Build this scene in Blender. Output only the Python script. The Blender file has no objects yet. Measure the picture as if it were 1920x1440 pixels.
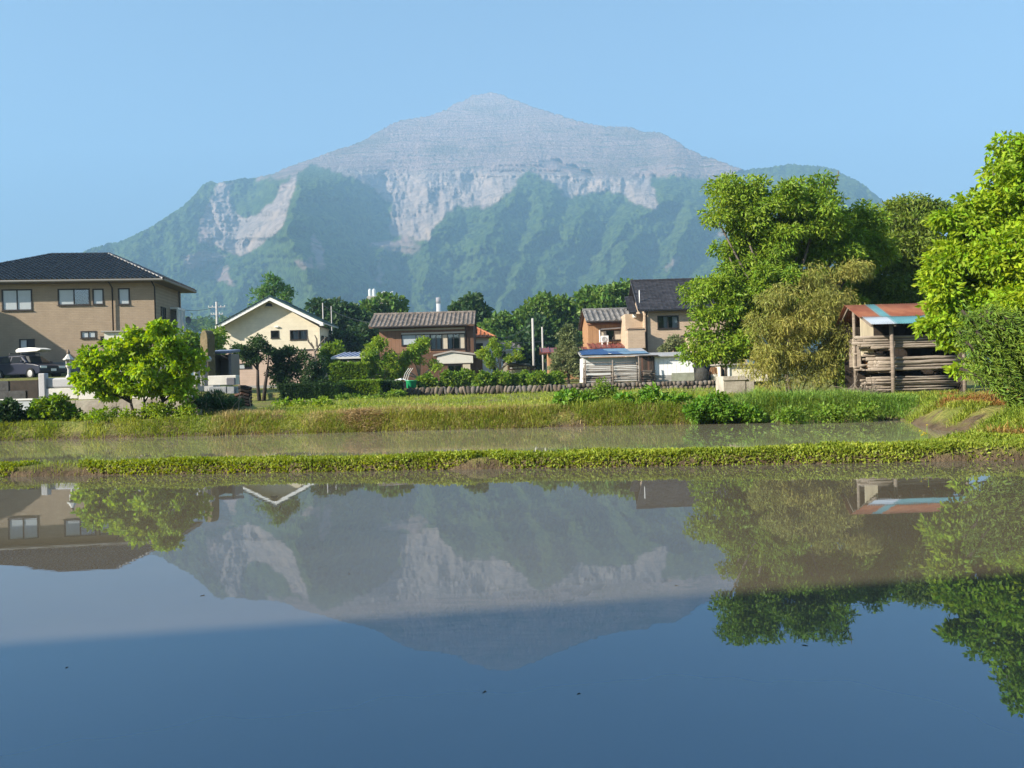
import bpy, math, random
import numpy as np
from mathutils import Vector, Matrix, noise as mnoise

R = math.radians
scene = bpy.context.scene
col = scene.collection

# ---------------------------------------------------------------- camera
FPX, PX, PY, ROLL, CAMH = 1442.0, 960.0, 715.5, 0.0277, 1.2
cam = bpy.data.cameras.new('camera')
cam.sensor_width = 36.0
cam.lens = 36.0 * FPX / 1920.0
cam.shift_y = -(720.0 - PY) / 1920.0
cam.clip_start, cam.clip_end = 0.1, 60000.0
camo = bpy.data.objects.new('camera', cam)
camo.matrix_world = Matrix.Translation((0, 0, CAMH)) @ Matrix.Rotation(ROLL, 4, 'Y') @ Matrix.Rotation(R(90), 4, 'X')
col.objects.link(camo)
scene.camera = camo

# ---------------------------------------------------------------- sky and sun
SUN_EL, SUN_OFF = R(26), R(63)          # the sun stands low, behind the camera and to its left
sdir = Vector((-math.sin(SUN_OFF) * math.cos(SUN_EL), -math.cos(SUN_OFF) * math.cos(SUN_EL), math.sin(SUN_EL)))
world = bpy.data.worlds.new('World')
scene.world = world
world.use_nodes = True
wn = world.node_tree.nodes
sky = wn.new('ShaderNodeTexSky')
sky.sky_type = 'NISHITA'
sky.sun_disc = False
sky.sun_elevation = SUN_EL
sky.sun_rotation = math.atan2(sdir.x, sdir.y)
sky.air_density, sky.dust_density, sky.ozone_density = 1.0, 0.5, 2.6
sky.altitude = 200
bg = wn['Background']
bg.inputs['Strength'].default_value = 0.072
world.node_tree.links.new(sky.outputs[0], bg.inputs['Color'])
sun = bpy.data.lights.new('sun', 'SUN')
sun.energy, sun.angle, sun.color = 5.0, R(0.53), (1.0, 0.91, 0.77)
suno = bpy.data.objects.new('sun', sun)
suno.rotation_euler = sdir.to_track_quat('Z', 'Y').to_euler()
suno.location = (-30, -20, 40)
col.objects.link(suno)

scene.view_settings.view_transform = 'Standard'
scene.view_settings.look = 'None'
scene.view_settings.gamma = 1.0
scene.view_settings.exposure = 1.38
scene.view_settings.use_curve_mapping = False
scene.cycles.use_denoising = True
scene.cycles.denoiser = 'OPENIMAGEDENOISE'
scene.cycles.max_bounces = 6
scene.cycles.diffuse_bounces = 3
scene.cycles.glossy_bounces = 3
scene.cycles.transmission_bounces = 3
scene.cycles.volume_bounces = 1
scene.cycles.transparent_max_bounces = 4
scene.cycles.caustics_reflective = False
scene.cycles.caustics_refractive = False

# ---------------------------------------------------------------- photograph pixel <-> place
CR, SR = math.cos(ROLL), math.sin(ROLL)
def ray(px, py):
    u, v = (px - PX) / FPX, (PY - py) / FPX
    return (u * CR + v * SR, 1.0, -u * SR + v * CR)
def at(px, py, d):
    r = ray(px, py)
    return Vector((r[0] * d, d, CAMH + r[2] * d))
def on_z(px, py, z):
    r = ray(px, py)
    return at(px, py, (z - CAMH) / r[2])

rng = np.random.default_rng(7)
random.seed(7)

# ---------------------------------------------------------------- materials
MATS = {}
def mat(name, color, rough=0.8, noise=0.0, scale=5.0, spec=0.3, metal=0.0, bump=0.0, bscale=None, color2=None, stretch=(1, 1, 1), island=0.0, coords='Object'):
    """Principled material whose base colour drifts by noise (between color and color2) and per island."""
    if name in MATS:
        return MATS[name]
    m = bpy.data.materials.new(name)
    m.use_nodes = True
    nt = m.node_tree
    N, L = nt.nodes, nt.links
    b = N['Principled BSDF']
    b.inputs['Roughness'].default_value = rough
    b.inputs['Specular IOR Level'].default_value = spec
    b.inputs['Metallic'].default_value = metal
    c = (*color, 1)
    c2 = (*(color2 if color2 else tuple(x * (1 - noise) for x in color)), 1)
    tc = N.new('ShaderNodeTexCoord')
    mp = N.new('ShaderNodeMapping')
    mp.inputs['Scale'].default_value = stretch
    L.new(tc.outputs[coords], mp.inputs[0])
    out = None
    if noise > 0 or color2:
        tn = N.new('ShaderNodeTexNoise')
        tn.inputs['Scale'].default_value = scale
        tn.inputs['Detail'].default_value = 6
        tn.inputs['Roughness'].default_value = 0.65
        L.new(mp.outputs[0], tn.inputs['Vector'])
        rp = N.new('ShaderNodeMapRange')
        rp.inputs['From Min'].default_value = 0.35
        rp.inputs['From Max'].default_value = 0.65
        L.new(tn.outputs['Fac'], rp.inputs[0])
        mx = N.new('ShaderNodeMix'); mx.data_type = 'RGBA'
        mx.inputs[6].default_value = c; mx.inputs[7].default_value = c2
        L.new(rp.outputs[0], mx.inputs[0])
        out = mx.outputs[2]
    if island > 0:
        g = N.new('ShaderNodeNewGeometry')
        mr = N.new('ShaderNodeMapRange')
        mr.inputs['To Min'].default_value = 1 - island; mr.inputs['To Max'].default_value = 1 + island
        L.new(g.outputs['Random Per Island'], mr.inputs[0])
        hs = N.new('ShaderNodeHueSaturation')
        L.new(mr.outputs[0], hs.inputs['Value'])
        if out is None: hs.inputs['Color'].default_value = c
        else: L.new(out, hs.inputs['Color'])
        out = hs.outputs[0]
    if out is None: b.inputs['Base Color'].default_value = c
    else: L.new(out, b.inputs['Base Color'])
    if bump > 0:
        bn = N.new('ShaderNodeTexNoise')
        bn.inputs['Scale'].default_value = bscale or scale * 4
        bn.inputs['Detail'].default_value = 5
        L.new(mp.outputs[0], bn.inputs['Vector'])
        bp = N.new('ShaderNodeBump')
        bp.inputs['Strength'].default_value = bump
        bp.inputs['Distance'].default_value = 0.05
        L.new(bn.outputs['Fac'], bp.inputs['Height'])
        L.new(bp.outputs[0], b.inputs['Normal'])
    MATS[name] = m
    return m

def leaf_mat(name, color, color2, trans=0.35, hue=0.02, val=0.35, scale=0.6, tcol=None):
    """Leaf: diffuse with light shining through, varied leaf by leaf and in drifts."""
    if name in MATS:
        return MATS[name]
    m = bpy.data.materials.new(name)
    m.use_nodes = True
    N, L = m.node_tree.nodes, m.node_tree.links
    N.remove(N['Principled BSDF'])
    g = N.new('ShaderNodeNewGeometry')
    tc = N.new('ShaderNodeTexCoord')
    tn = N.new('ShaderNodeTexNoise'); tn.inputs['Scale'].default_value = scale; tn.inputs['Detail'].default_value = 3
    L.new(tc.outputs['Object'], tn.inputs['Vector'])
    rp = N.new('ShaderNodeMapRange'); rp.inputs['From Min'].default_value = 0.38; rp.inputs['From Max'].default_value = 0.62
    L.new(tn.outputs['Fac'], rp.inputs[0])
    mx = N.new('ShaderNodeMix'); mx.data_type = 'RGBA'
    mx.inputs[6].default_value = (*color, 1); mx.inputs[7].default_value = (*color2, 1)
    L.new(rp.outputs[0], mx.inputs[0])
    hs = N.new('ShaderNodeHueSaturation')
    mh = N.new('ShaderNodeMapRange'); mh.inputs['To Min'].default_value = 0.5 - hue; mh.inputs['To Max'].default_value = 0.5 + hue
    mv = N.new('ShaderNodeMapRange'); mv.inputs['To Min'].default_value = 1 - val; mv.inputs['To Max'].default_value = 1 + val
    sc_ = N.new('ShaderNodeMath'); sc_.operation = 'MULTIPLY'; sc_.inputs[1].default_value = 7.31
    fr = N.new('ShaderNodeMath'); fr.operation = 'FRACT'
    L.new(g.outputs['Random Per Island'], sc_.inputs[0]); L.new(sc_.outputs[0], fr.inputs[0])
    L.new(g.outputs['Random Per Island'], mv.inputs[0]); L.new(fr.outputs[0], mh.inputs[0])
    L.new(mh.outputs[0], hs.inputs['Hue']); L.new(mv.outputs[0], hs.inputs['Value']); L.new(mx.outputs[2], hs.inputs['Color'])
    d = N.new('ShaderNodeBsdfPrincipled')
    d.inputs['Roughness'].default_value = 0.5; d.inputs['Specular IOR Level'].default_value = 0.25
    t = N.new('ShaderNodeBsdfTranslucent')
    hs2 = N.new('ShaderNodeHueSaturation'); hs2.inputs['Hue'].default_value = 0.485; hs2.inputs['Saturation'].default_value = 1.15; hs2.inputs['Value'].default_value = 1.25
    L.new(hs.outputs[0], hs2.inputs['Color'])
    L.new(hs.outputs[0], d.inputs['Base Color']); L.new(hs2.outputs[0], t.inputs['Color'])
    ms = N.new('ShaderNodeMixShader'); ms.inputs[0].default_value = trans
    L.new(d.outputs[0], ms.inputs[1]); L.new(t.outputs[0], ms.inputs[2])
    L.new(ms.outputs[0], N['Material Output'].inputs['Surface'])
    MATS[name] = m
    return m

# ---------------------------------------------------------------- mesh helpers
def new_obj(name, mesh, parent=None):
    o = bpy.data.objects.new(name, mesh)
    col.objects.link(o)
    if parent is not None:
        o.parent = parent
    return o
def np_mesh(name, verts, faces, material=None, smooth=False, nper=None):
    """mesh from numpy arrays: faces is (n,3) or (n,4)"""
    me = bpy.data.meshes.new(name)
    verts = np.asarray(verts, np.float32).reshape(-1, 3)
    faces = np.asarray(faces, np.int32)
    k = faces.shape[1]
    me.vertices.add(len(verts)); me.vertices.foreach_set('co', verts.ravel())
    me.loops.add(faces.size); me.loops.foreach_set('vertex_index', faces.ravel())
    me.polygons.add(len(faces))
    me.polygons.foreach_set('loop_start', np.arange(0, faces.size, k, dtype=np.int32))
    me.polygons.foreach_set('loop_total', np.full(len(faces), k, np.int32))
    me.polygons.foreach_set('use_smooth', np.full(len(faces), smooth))
    if material: me.materials.append(material)
    me.update(calc_edges=True)
    return me
def tag(o, label, cat, group=None):
    o['label'] = label; o['category'] = cat
    if group: o['group'] = group
    return o
def struct(o):
    o['kind'] = 'structure'; return o
def stuff(o, label=None, cat=None):
    o['kind'] = 'stuff'
    if label: o['label'] = label
    if cat: o['category'] = cat
    return o
def thing(name, loc, label, cat, group=None, rz=0.0):
    o = bpy.data.objects.new(name, None)
    o.empty_display_size = 0.2
    o.location = loc; o.rotation_euler = (0, 0, rz)
    col.objects.link(o)
    return tag(o, label, cat, group)

class MB:
    """collects shapes (in the parent's own frame) into one mesh"""
    def __init__(s): s.v, s.f = [], []
    def quad(s, a, b, c, d):
        n = len(s.v); s.v += [tuple(a), tuple(b), tuple(c), tuple(d)]; s.f.append((n, n+1, n+2, n+3)); return s
    def poly(s, pts):
        n = len(s.v); s.v += [tuple(p) for p in pts]; s.f.append(tuple(range(n, n+len(pts)))); return s
    def prism(s, pts, off):
        """extrude polygon pts by vector off"""
        n = len(s.v); k = len(pts); off = Vector(off)
        s.v += [tuple(p) for p in pts] + [tuple(Vector(p) + off) for p in pts]
        s.f.append(tuple(range(n+k-1, n-1, -1))); s.f.append(tuple(range(n+k, n+2*k)))
        for i in range(k):
            j = (i+1) % k
            s.f.append((n+i, n+j, n+k+j, n+k+i))
        return s
    def box(s, x0, x1, y0, y1, z0, z1):
        n = len(s.v)
        s.v += [(x0,y0,z0),(x1,y0,z0),(x1,y1,z0),(x0,y1,z0),(x0,y0,z1),(x1,y0,z1),(x1,y1,z1),(x0,y1,z1)]
        s.f += [(n,n+3,n+2,n+1),(n+4,n+5,n+6,n+7),(n,n+1,n+5,n+4),(n+1,n+2,n+6,n+5),(n+2,n+3,n+7,n+6),(n+3,n,n+4,n+7)]
        return s
    def tube(s, pts, rad, seg=8, cap=True):
        """tapered tube along pts; rad a number or one per point"""
        pts = [Vector(p) for p in pts]
        if not hasattr(rad, '__len__'): rad = [rad] * len(pts)
        n = len(s.v)
        up = None
        for i, p in enumerate(pts):
            t = (pts[min(i+1, len(pts)-1)] - pts[max(i-1, 0)]).normalized()
            if up is None:
                up = t.orthogonal().normalized()
            up = (up - t * up.dot(t))
            up = up.normalized() if up.length > 1e-6 else t.orthogonal().normalized()
            w = t.cross(up)
            for k in range(seg):
                a = 2 * math.pi * k / seg
                s.v.append(tuple(p + (up * math.cos(a) + w * math.sin(a)) * rad[i]))
        for i in range(len(pts)-1):
            for k in range(seg):
                k2 = (k+1) % seg
                s.f.append((n+i*seg+k, n+i*seg+k2, n+(i+1)*seg+k2, n+(i+1)*seg+k))
        if cap:
            s.f.append(tuple(n+k for k in range(seg-1, -1, -1)))
            m = n + (len(pts)-1)*seg
            s.f.append(tuple(m+k for k in range(seg)))
        return s
    def lathe(s, prof, c=(0,0,0), seg=16):
        """profile [(r,z)...] turned about the z axis at c"""
        n = len(s.v)
        for r, z in prof:
            for k in range(seg):
                a = 2*math.pi*k/seg
                s.v.append((c[0]+r*math.cos(a), c[1]+r*math.sin(a), c[2]+z))
        for i in range(len(prof)-1):
            for k in range(seg):
                k2 = (k+1) % seg
                s.f.append((n+i*seg+k, n+i*seg+k2, n+(i+1)*seg+k2, n+(i+1)*seg+k))
        s.f.append(tuple(n+k for k in range(seg-1, -1, -1)))
        m = n+(len(prof)-1)*seg
        s.f.append(tuple(m+k for k in range(seg)))
        return s
    def mesh(s, name, material=None, smooth=False):
        me = bpy.data.meshes.new(name)
        me.from_pydata(s.v, [], s.f)
        if material: me.materials.append(material)
        if smooth:
            me.polygons.foreach_set('use_smooth', [True] * len(me.polygons))
        me.update()
        return me
    def build(s, name, material, parent=None, smooth=False, bevel=0.0):
        o = new_obj(name, s.mesh(name, material, smooth), parent)
        if bevel > 0:
            b = o.modifiers.new('bevel', 'BEVEL'); b.width = bevel; b.segments = 2; b.limit_method = 'ANGLE'
        return o

def fbm(x, y, scale, seed=0.0, octv=4):
    """cheap value noise on numpy arrays"""
    out = np.zeros_like(x, dtype=float); amp = 1.0; tot = 0
    for o in range(octv):
        X, Y = x * scale + seed * 13.7 + o * 5.1, y * scale + seed * 7.3 + o * 9.7
        xi, yi = np.floor(X), np.floor(Y)
        xf, yf = X - xi, Y - yi
        xf = xf*xf*(3-2*xf); yf = yf*yf*(3-2*yf)
        def h(a, b):
            s = np.sin(a * 127.1 + b * 311.7 + seed * 74.7) * 43758.5453
            return s - np.floor(s)
        v = (h(xi, yi)*(1-xf) + h(xi+1, yi)*xf)*(1-yf) + (h(xi, yi+1)*(1-xf) + h(xi+1, yi+1)*xf)*yf
        out += amp * v; tot += amp; amp *= 0.5; scale *= 2.03
    return out / tot
def sstep(a, b, x):
    t = np.clip((x - a) / (b - a), 0, 1)
    return t*t*(3-2*t)

# ================================================================ THE SETTING
# ---------------------------------------------------------------- ground sheet
def dike_near(x): return 10.5 - 0.10 * x
def far_edge(x): return 19.3 - 0.045 * x - 0.09 * np.maximum(x - 4, 0)
def ground_z(x, y):
    x = np.asarray(x, float); y = np.asarray(y, float)
    wob = (fbm(x, y, 0.55, 1.0, 3) - 0.5)
    base = 0.46 + 0.10 * (fbm(x, y, 0.12, 2.0, 3) - 0.5)
    base = base + sstep(47.0, 47.5, y) * 0.42 + sstep(48, 70, y) * 0.35 + sstep(70, 130, y) * 1.0
    leftt = sstep(-0.352 * y, -0.368 * y, x)
    base = base + leftt * (sstep(23.35, 23.75, y) * 0.5 + sstep(28.2, 28.6, y) * sstep(-0.47, -0.50, x / np.maximum(y, 1)) * 0.55 + sstep(33, 44, y) * sstep(-0.40, -0.46, x / np.maximum(y, 1)) * 0.65)
    base = base + sstep(60, 100, y) * leftt * 0.3
    # far paddy
    wf = wob * 0.35
    infar = sstep(0.75, 0.0, (y - far_edge(x)) - 0.15 + wf) * sstep(7.2 + 1.2, 7.2, x - 0.25 * (y - 12) + wf * 2)
    infar = np.minimum(infar, sstep(-24.5, -23.5, x))
    z = base * (1 - infar) + (-0.16) * infar
    # mid dike
    dn = dike_near(x)
    w = y - dn
    wide = 0.75 + sstep(4.5, 8.0, x) * 1.4 + 0.15 * wob
    crest = sstep(-0.02 + 0.15 * wob, 0.22 + 0.12 * wob, w) * sstep(wide + 0.1, wide - 0.15, w)
    dz = -0.16 + 0.30 * crest + 0.05 * wob * crest + 0.10 * sstep(5.0, 9.0, x) * crest
    z = np.where(w < wide + 0.2, np.where(w > -0.1, np.maximum(dz, np.where(x > 7.5, z * 0, -1)), -0.16), z)
    # right hand shore of the near paddy and the camera's own bank
    z = np.maximum(z, -0.16 + (0.5 + wob * 0.2) * sstep(9.0, 9.8, x + 0.3 * wob))
    z = np.maximum(z, -0.16 + 0.5 * sstep(1.3, 0.7, y + 0.3 * wob))
    z = np.maximum(z, -0.16 + 0.6 * sstep(-24.0, -25.0, x))
    return z
def gz(x, y): return float(ground_z(np.array([x]), np.array([y]))[0])

gys = np.concatenate([np.linspace(-300, -12, 12), np.linspace(-11, 0, 18), np.linspace(0.3, 9, 24), np.arange(9.1, 24.5, 0.11), np.arange(24.6, 60, 0.5), np.geomspace(60.5, 4500, 60)])
gxs = np.concatenate([-np.geomspace(9000, 26, 45), np.arange(-25, -16, 0.4), np.arange(-16, 12, 0.13), np.arange(12, 26, 0.5), np.geomspace(26.5, 9000, 45)])
GX, GY = np.meshgrid(gxs, gys)
GZ = ground_z(GX.ravel(), GY.ravel()).reshape(GX.shape)
GZ += (fbm(GX, GY, 3.1, 5.0, 3) - 0.5) * 0.06 * (np.abs(GX) < 30) * (GY < 60)
def grid_faces(nr, nc):
    i = np.arange((nr-1)*(nc-1)); r, c = i // (nc-1), i % (nc-1)
    a = r*nc + c
    return np.stack([a, a+1, a+nc+1, a+nc], 1)

gm = bpy.data.materials.new('ground_soil_and_turf'); gm.use_nodes = True
N, L = gm.node_tree.nodes, gm.node_tree.links
b = N['Principled BSDF']; b.inputs['Roughness'].default_value = 0.95; b.inputs['Specular IOR Level'].default_value = 0.1
tc = N.new('ShaderNodeTexCoord')
def tex(scale, det=6, rough=0.6):
    t = N.new('ShaderNodeTexNoise'); t.inputs['Scale'].default_value = scale; t.inputs['Detail'].default_value = det; t.inputs['Roughness'].default_value = rough
    L.new(tc.outputs['Object'], t.inputs['Vector']); return t
def mrange(src, a, b_, c=0.0, d=1.0):
    r = N.new('ShaderNodeMapRange'); r.inputs[1].default_value = a; r.inputs[2].default_value = b_; r.inputs[3].default_value = c; r.inputs[4].default_value = d
    L.new(src, r.inputs[0]); return r.outputs[0]
def mixc(f, a, b_):
    m = N.new('ShaderNodeMix'); m.data_type = 'RGBA'
    for i, s in ((6, a), (7, b_)):
        if isinstance(s, tuple): m.inputs[i].default_value = (*s, 1)
        else: L.new(s, m.inputs[i])
    if isinstance(f, float): m.inputs[0].default_value = f
    else: L.new(f, m.inputs[0])
    return m.outputs[2]
soil = mixc(mrange(tex(2.5).outputs['Fac'], 0.35, 0.65), (0.075, 0.055, 0.036), (0.155, 0.115, 0.072))
turf = mixc(mrange(tex(0.9).outputs['Fac'], 0.4, 0.6), (0.17, 0.19, 0.04), (0.30, 0.25, 0.09))
turf = mixc(mrange(tex(6.0).outputs['Fac'], 0.35, 0.7), turf, (0.11, 0.14, 0.03))
sep = N.new('ShaderNodeSeparateXYZ'); L.new(tc.outputs['Object'], sep.inputs[0])
geo = N.new('ShaderNodeNewGeometry'); sepn = N.new('ShaderNodeSeparateXYZ'); L.new(geo.outputs['True Normal'], sepn.inputs[0])
ht = mrange(sep.outputs['Z'], 0.06, 0.18)
fl = mrange(sepn.outputs['Z'], 0.25, 0.6)
mm = N.new('ShaderNodeMath'); mm.operation = 'MULTIPLY'; L.new(ht, mm.inputs[0]); L.new(fl, mm.inputs[1])
mm2 = N.new('ShaderNodeMath'); mm2.operation = 'MULTIPLY'; L.new(mm.outputs[0], mm2.inputs[0]); L.new(mrange(tex(1.7).outputs['Fac'], 0.36, 0.48), mm2.inputs[1])
L.new(mixc(mm2.outputs[0], soil, turf), b.inputs['Base Color'])
bp = N.new('ShaderNodeBump'); bp.inputs['Strength'].default_value = 0.7; bp.inputs['Distance'].default_value = 0.14
L.new(tex(14).outputs['Fac'], bp.inputs['Height']); L.new(bp.outputs[0], b.inputs['Normal'])
ground = struct(new_obj('ground', np_mesh('ground', np.stack([GX, GY, GZ], -1), grid_faces(*GX.shape), gm, True)))

# ---------------------------------------------------------------- paddy water
wm = bpy.data.materials.new('muddy_paddy_water'); wm.use_nodes = True
N, L = wm.node_tree.nodes, wm.node_tree.links
b = N['Principled BSDF']
tc = N.new('ShaderNodeTexCoord')
L.new(mixc(mrange(tex(0.35, 4).outputs['Fac'], 0.35, 0.65), (0.105, 0.088, 0.061), (0.128, 0.108, 0.075)), b.inputs['Base Color'])
b.inputs['Roughness'].default_value = 0.012
b.inputs['IOR'].default_value = 2.5
b.inputs['Specular Tint'].default_value = (0.30, 0.64, 1.0, 1)
b.inputs['Specular IOR Level'].default_value = 0.5
wv = N.new('ShaderNodeTexNoise'); wv.inputs['Scale'].default_value = 3.0; wv.inputs['Detail'].default_value = 3
wmap = N.new('ShaderNodeMapping'); wmap.inputs['Scale'].default_value = (0.6, 1.6, 1)
L.new(tc.outputs['Object'], wmap.inputs[0]); L.new(wmap.outputs[0], wv.inputs['Vector'])
bp = N.new('ShaderNodeBump'); bp.inputs['Strength'].default_value = 0.05; bp.inputs['Distance'].default_value = 0.004
L.new(wv.outputs['Fac'], bp.inputs['Height']); L.new(bp.outputs[0], b.inputs['Normal'])
m1 = MB().quad((-24.6, 0.6, 0), (9.6, 0.6, 0), (9.6, dike_near(9.6) + 0.35, 0), (-24.6, dike_near(-24.6) + 0.35, 0))
struct(m1.build('water', wm))
wm2 = wm.copy(); wm2.name = 'milky_paddy_water'
b2 = wm2.node_tree.nodes['Principled BSDF']; b2.inputs['IOR'].default_value = 1.7; b2.inputs['Roughness'].default_value = 0.02
for n_ in wm2.node_tree.nodes:
    if n_.type == 'MIX': n_.inputs[6].default_value = (0.20, 0.18, 0.12, 1); n_.inputs[7].default_value = (0.25, 0.225, 0.15, 1)
m2 = MB().quad((-24.6, dike_near(-24.6) + 0.3, 0.004), (10.5, dike_near(10.5) + 0.3, 0.004), (10.5, 20.6, 0.004), (-24.6, 22.0, 0.004))
struct(m2.build('water', wm2))

# ---------------------------------------------------------------- embankment added unseen behind the camera, placed so its crest shades the near water
em_h = 9.0
shade_y = lambda x: 4.09 + 0.145 * x          # where the shadow's edge lies on the water
dy = em_h / math.tan(SUN_EL) * math.cos(SUN_OFF); dx = em_h / math.tan(SUN_EL) * math.sin(SUN_OFF)
e0 = Vector((-45 , shade_y(-45 + dx) - dy, em_h)); e1 = Vector((30, shade_y(30 + dx) - dy, em_h))
back = Vector((0.145, -1, 0)).normalized()
secs = [(-0.35, 0.2), (-0.05, em_h - 0.12), (0.0, em_h), (7.0, em_h), (16.0, 0.2)]
m3 = MB()
for (a0, z0), (a1, z1) in zip(secs[:-1], secs[1:]):
    p = [e0 + back * a0, e1 + back * a0, e1 + back * a1, e0 + back * a1]
    for q, zz in zip(p, (z0, z0, z1, z1)): q.z = zz
    m3.quad(*p)
for e in (e0, e1):
    m3.poly([Vector((*(e + back * a).xy, z)) for a, z in secs])
struct(m3.build('shadow_caster', mat('shadow_caster_turf', (0.09, 0.12, 0.03), 0.95, 0.4, 1.2)))

# ---------------------------------------------------------------- mountain with its quarry
SKYL = [(-400,560),(-150,540),(0,515),(100,490),(165,470),(185,463),(230,450),(265,436),(300,415),(335,392),(365,365),(380,347),(395,341),(405,344),(425,341),(450,335),(480,334),(505,328),(530,318),(560,305),(590,295),(620,285),(650,275),(680,263),(710,246),(735,232),(760,224),(790,220),(810,216),(835,205),(860,192),(885,180),(905,176),(925,175),(945,179),(965,188),(985,195),(1010,203),(1040,214),(1075,225),(1110,233),(1150,238),(1180,238),(1210,248),(1240,250),(1265,262),(1290,280),(1315,292),(1340,298),(1370,310),(1395,320),(1420,316),(1450,313),(1480,308),(1510,309),(1540,313),(1570,320),(1600,335),(1625,350),(1645,368),(1665,385),(1690,420),(1720,450),(1760,480),(1800,500),(1900,540),(2050,565),(2350,590)]
SPURS = [  # ridge line from top to foot, how far it stands out (m), width to its left and right (px)
    ([(395,341),(370,400),(330,460),(280,540),(250,660)], 70, 170, 90),
    ([(270,440),(230,500),(190,580),(170,660)], 90, 80, 60),
    ([(592,306),(570,340),(556,380),(550,430),(560,480),(585,540),(600,660)], 540, 85, 150),
    ([(500,455),(470,500),(450,560),(440,660)], 90, 50, 60),
    ([(440,342),(455,380),(470,410),(480,440)], 60, 35, 50),
    ([(650,470),(640,540),(650,660)], 120, 50, 60),
    ([(722,440),(715,500),(700,560),(690,660)], 150, 30, 60),
    ([(862,386),(835,410),(806,450),(795,500),(790,560),(780,660)], 200, 60, 75),
    ([(985,320),(945,390),(915,440),(895,510),(870,580),(850,660)], 240, 60, 95),
    ([(1000,330),(1010,380),(1000,430),(970,500),(950,570),(940,660)], 220, 40, 55),
    ([(1130,360),(1100,410),(1060,460),(1030,520),(1000,590),(990,660)], 230, 70, 70),
    ([(1180,380),(1165,430),(1130,490),(1100,560),(1080,660)], 210, 45, 50),
    ([(1250,328),(1225,390),(1190,450),(1160,520),(1130,590),(1110,660)], 240, 65, 80),
    ([(1310,345),(1300,400),(1270,460),(1240,530),(1220,660)], 200, 45, 70),
    ([(1410,325),(1390,400),(1350,470),(1320,540),(1300,660)], 220, 70, 80),
    ([(1560,325),(1540,400),(1500,480),(1470,560),(1450,660)], 220, 90, 100),
    ([(1690,420),(1680,500),(1650,580),(1630,660)], 150, 70, 90),
    ([(1262,254),(1268,290),(1280,330)], 60, 90, 45),
    ([(925,176),(930,230),(940,300)], 40, 200, 200),
]
ROCK = [
    [(500,290),(925,160),(1280,250),(1400,318),(1380,324),(1345,335),(1330,345),(1300,332),(1255,328),(1220,336),(1232,370),(1238,392),(1205,390),(1180,375),(1165,362),(1130,358),(1100,362),(1062,374),(1045,347),(1030,341),(1000,322),(985,321),(965,345),(935,378),(905,388),(860,388),(838,400),(815,430),(800,450),(740,442),(730,430),(735,385),(690,345),(625,319),(592,306),(572,314),(550,332),(480,336)],
    [(408,345),(437,342),(432,375),(442,400),(466,410),(486,400),(520,365),(532,340),(556,330),(556,350),(542,390),(530,420),(510,440),(480,465),(455,478),(435,475),(400,462),(372,452),(370,430),(385,390)],
    [(552,488),(585,483),(590,505),(560,500)], [(1243,500),(1262,483),(1277,482),(1272,494),(1250,507)], [(340,480),(395,470),(425,482),(380,500),(345,505)],
    [(690,455),(760,445),(790,455),(780,480),(760,475),(700,462)], [(706,520),(711,480),(716,520),(712,540)], [(735,500),(729,470),(737,495),(742,512)], [(1330,440),(1365,430),(1372,442)],
    [(395,495),(425,500),(440,540),(410,530)], [(590,435),(600,455),(610,500),(600,510),(585,460)],
]
CLIFF = [[(400,345),(437,342),(442,400),(466,410),(520,365),(556,330),(556,350),(542,390),(530,420),(480,465),(455,478),(400,462),(385,420),(392,380)], [(600,312),(735,325),(860,318),(985,320),(1000,322),(1100,330),(1230,332),(1238,395),(1060,376),(985,325),(935,380),(860,390),(800,452),(730,442),(735,385)]]
CHUTE = [[(830,400),(880,345),(930,335),(870,375),(805,450),(785,447)], [(1060,376),(1110,338),(1150,336),(1090,368)], [(555,335),(520,400),(460,478),(440,474),(500,420)]]
def in_poly(px, py, poly):
    ins = np.zeros(px.shape, bool)
    n = len(poly)
    for i in range(n):
        (x0, y0), (x1, y1) = poly[i], poly[(i+1) % n]
        c = (y0 > py) != (y1 > py)
        with np.errstate(divide='ignore', invalid='ignore'):
            xi = (x1-x0) * (py-y0) / ((y1-y0) if y1 != y0 else 1e-9) + x0
        ins ^= c & (px < xi)
    return ins
def blur(a, k):
    for ax in (0, 1):
        acc = np.zeros_like(a)
        for s in range(-k, k+1): acc += np.roll(a, s, ax)
        a = acc / (2*k+1)
    return a
cols = np.concatenate([np.linspace(-400, 150, 60), np.arange(152, 1700, 1.7), np.linspace(1702, 2350, 60)])
nr = 230
sk = np.interp(cols, [p[0] for p in SKYL], [p[1] for p in SKYL])
fine = (cols > 350)
sk = sk - (fbm(cols, cols * 0, 0.45, 3.0, 3) - 0.4) * 6.0 * (0.4 + fbm(cols, cols * 0, .05, 17., 2)) - (fbm(cols, cols*0, 0.06, 4.0, 2) - 0.5) * 4
t = np.linspace(0, 1, nr)[:, None]
MPY = 665 * (1 - t) + sk[None, :] * t
MPX = np.broadcast_to(cols[None, :], MPY.shape).copy()
U, V = (MPX - PX) / FPX, (PY - MPY) / FPX
RX, RZ = U * CR + V * SR, -U * SR + V * CR
far = 975.0 / (0.65 - np.clip(RZ, 0, 0.42))
D = far.copy()
out = np.zeros_like(D)
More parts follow.
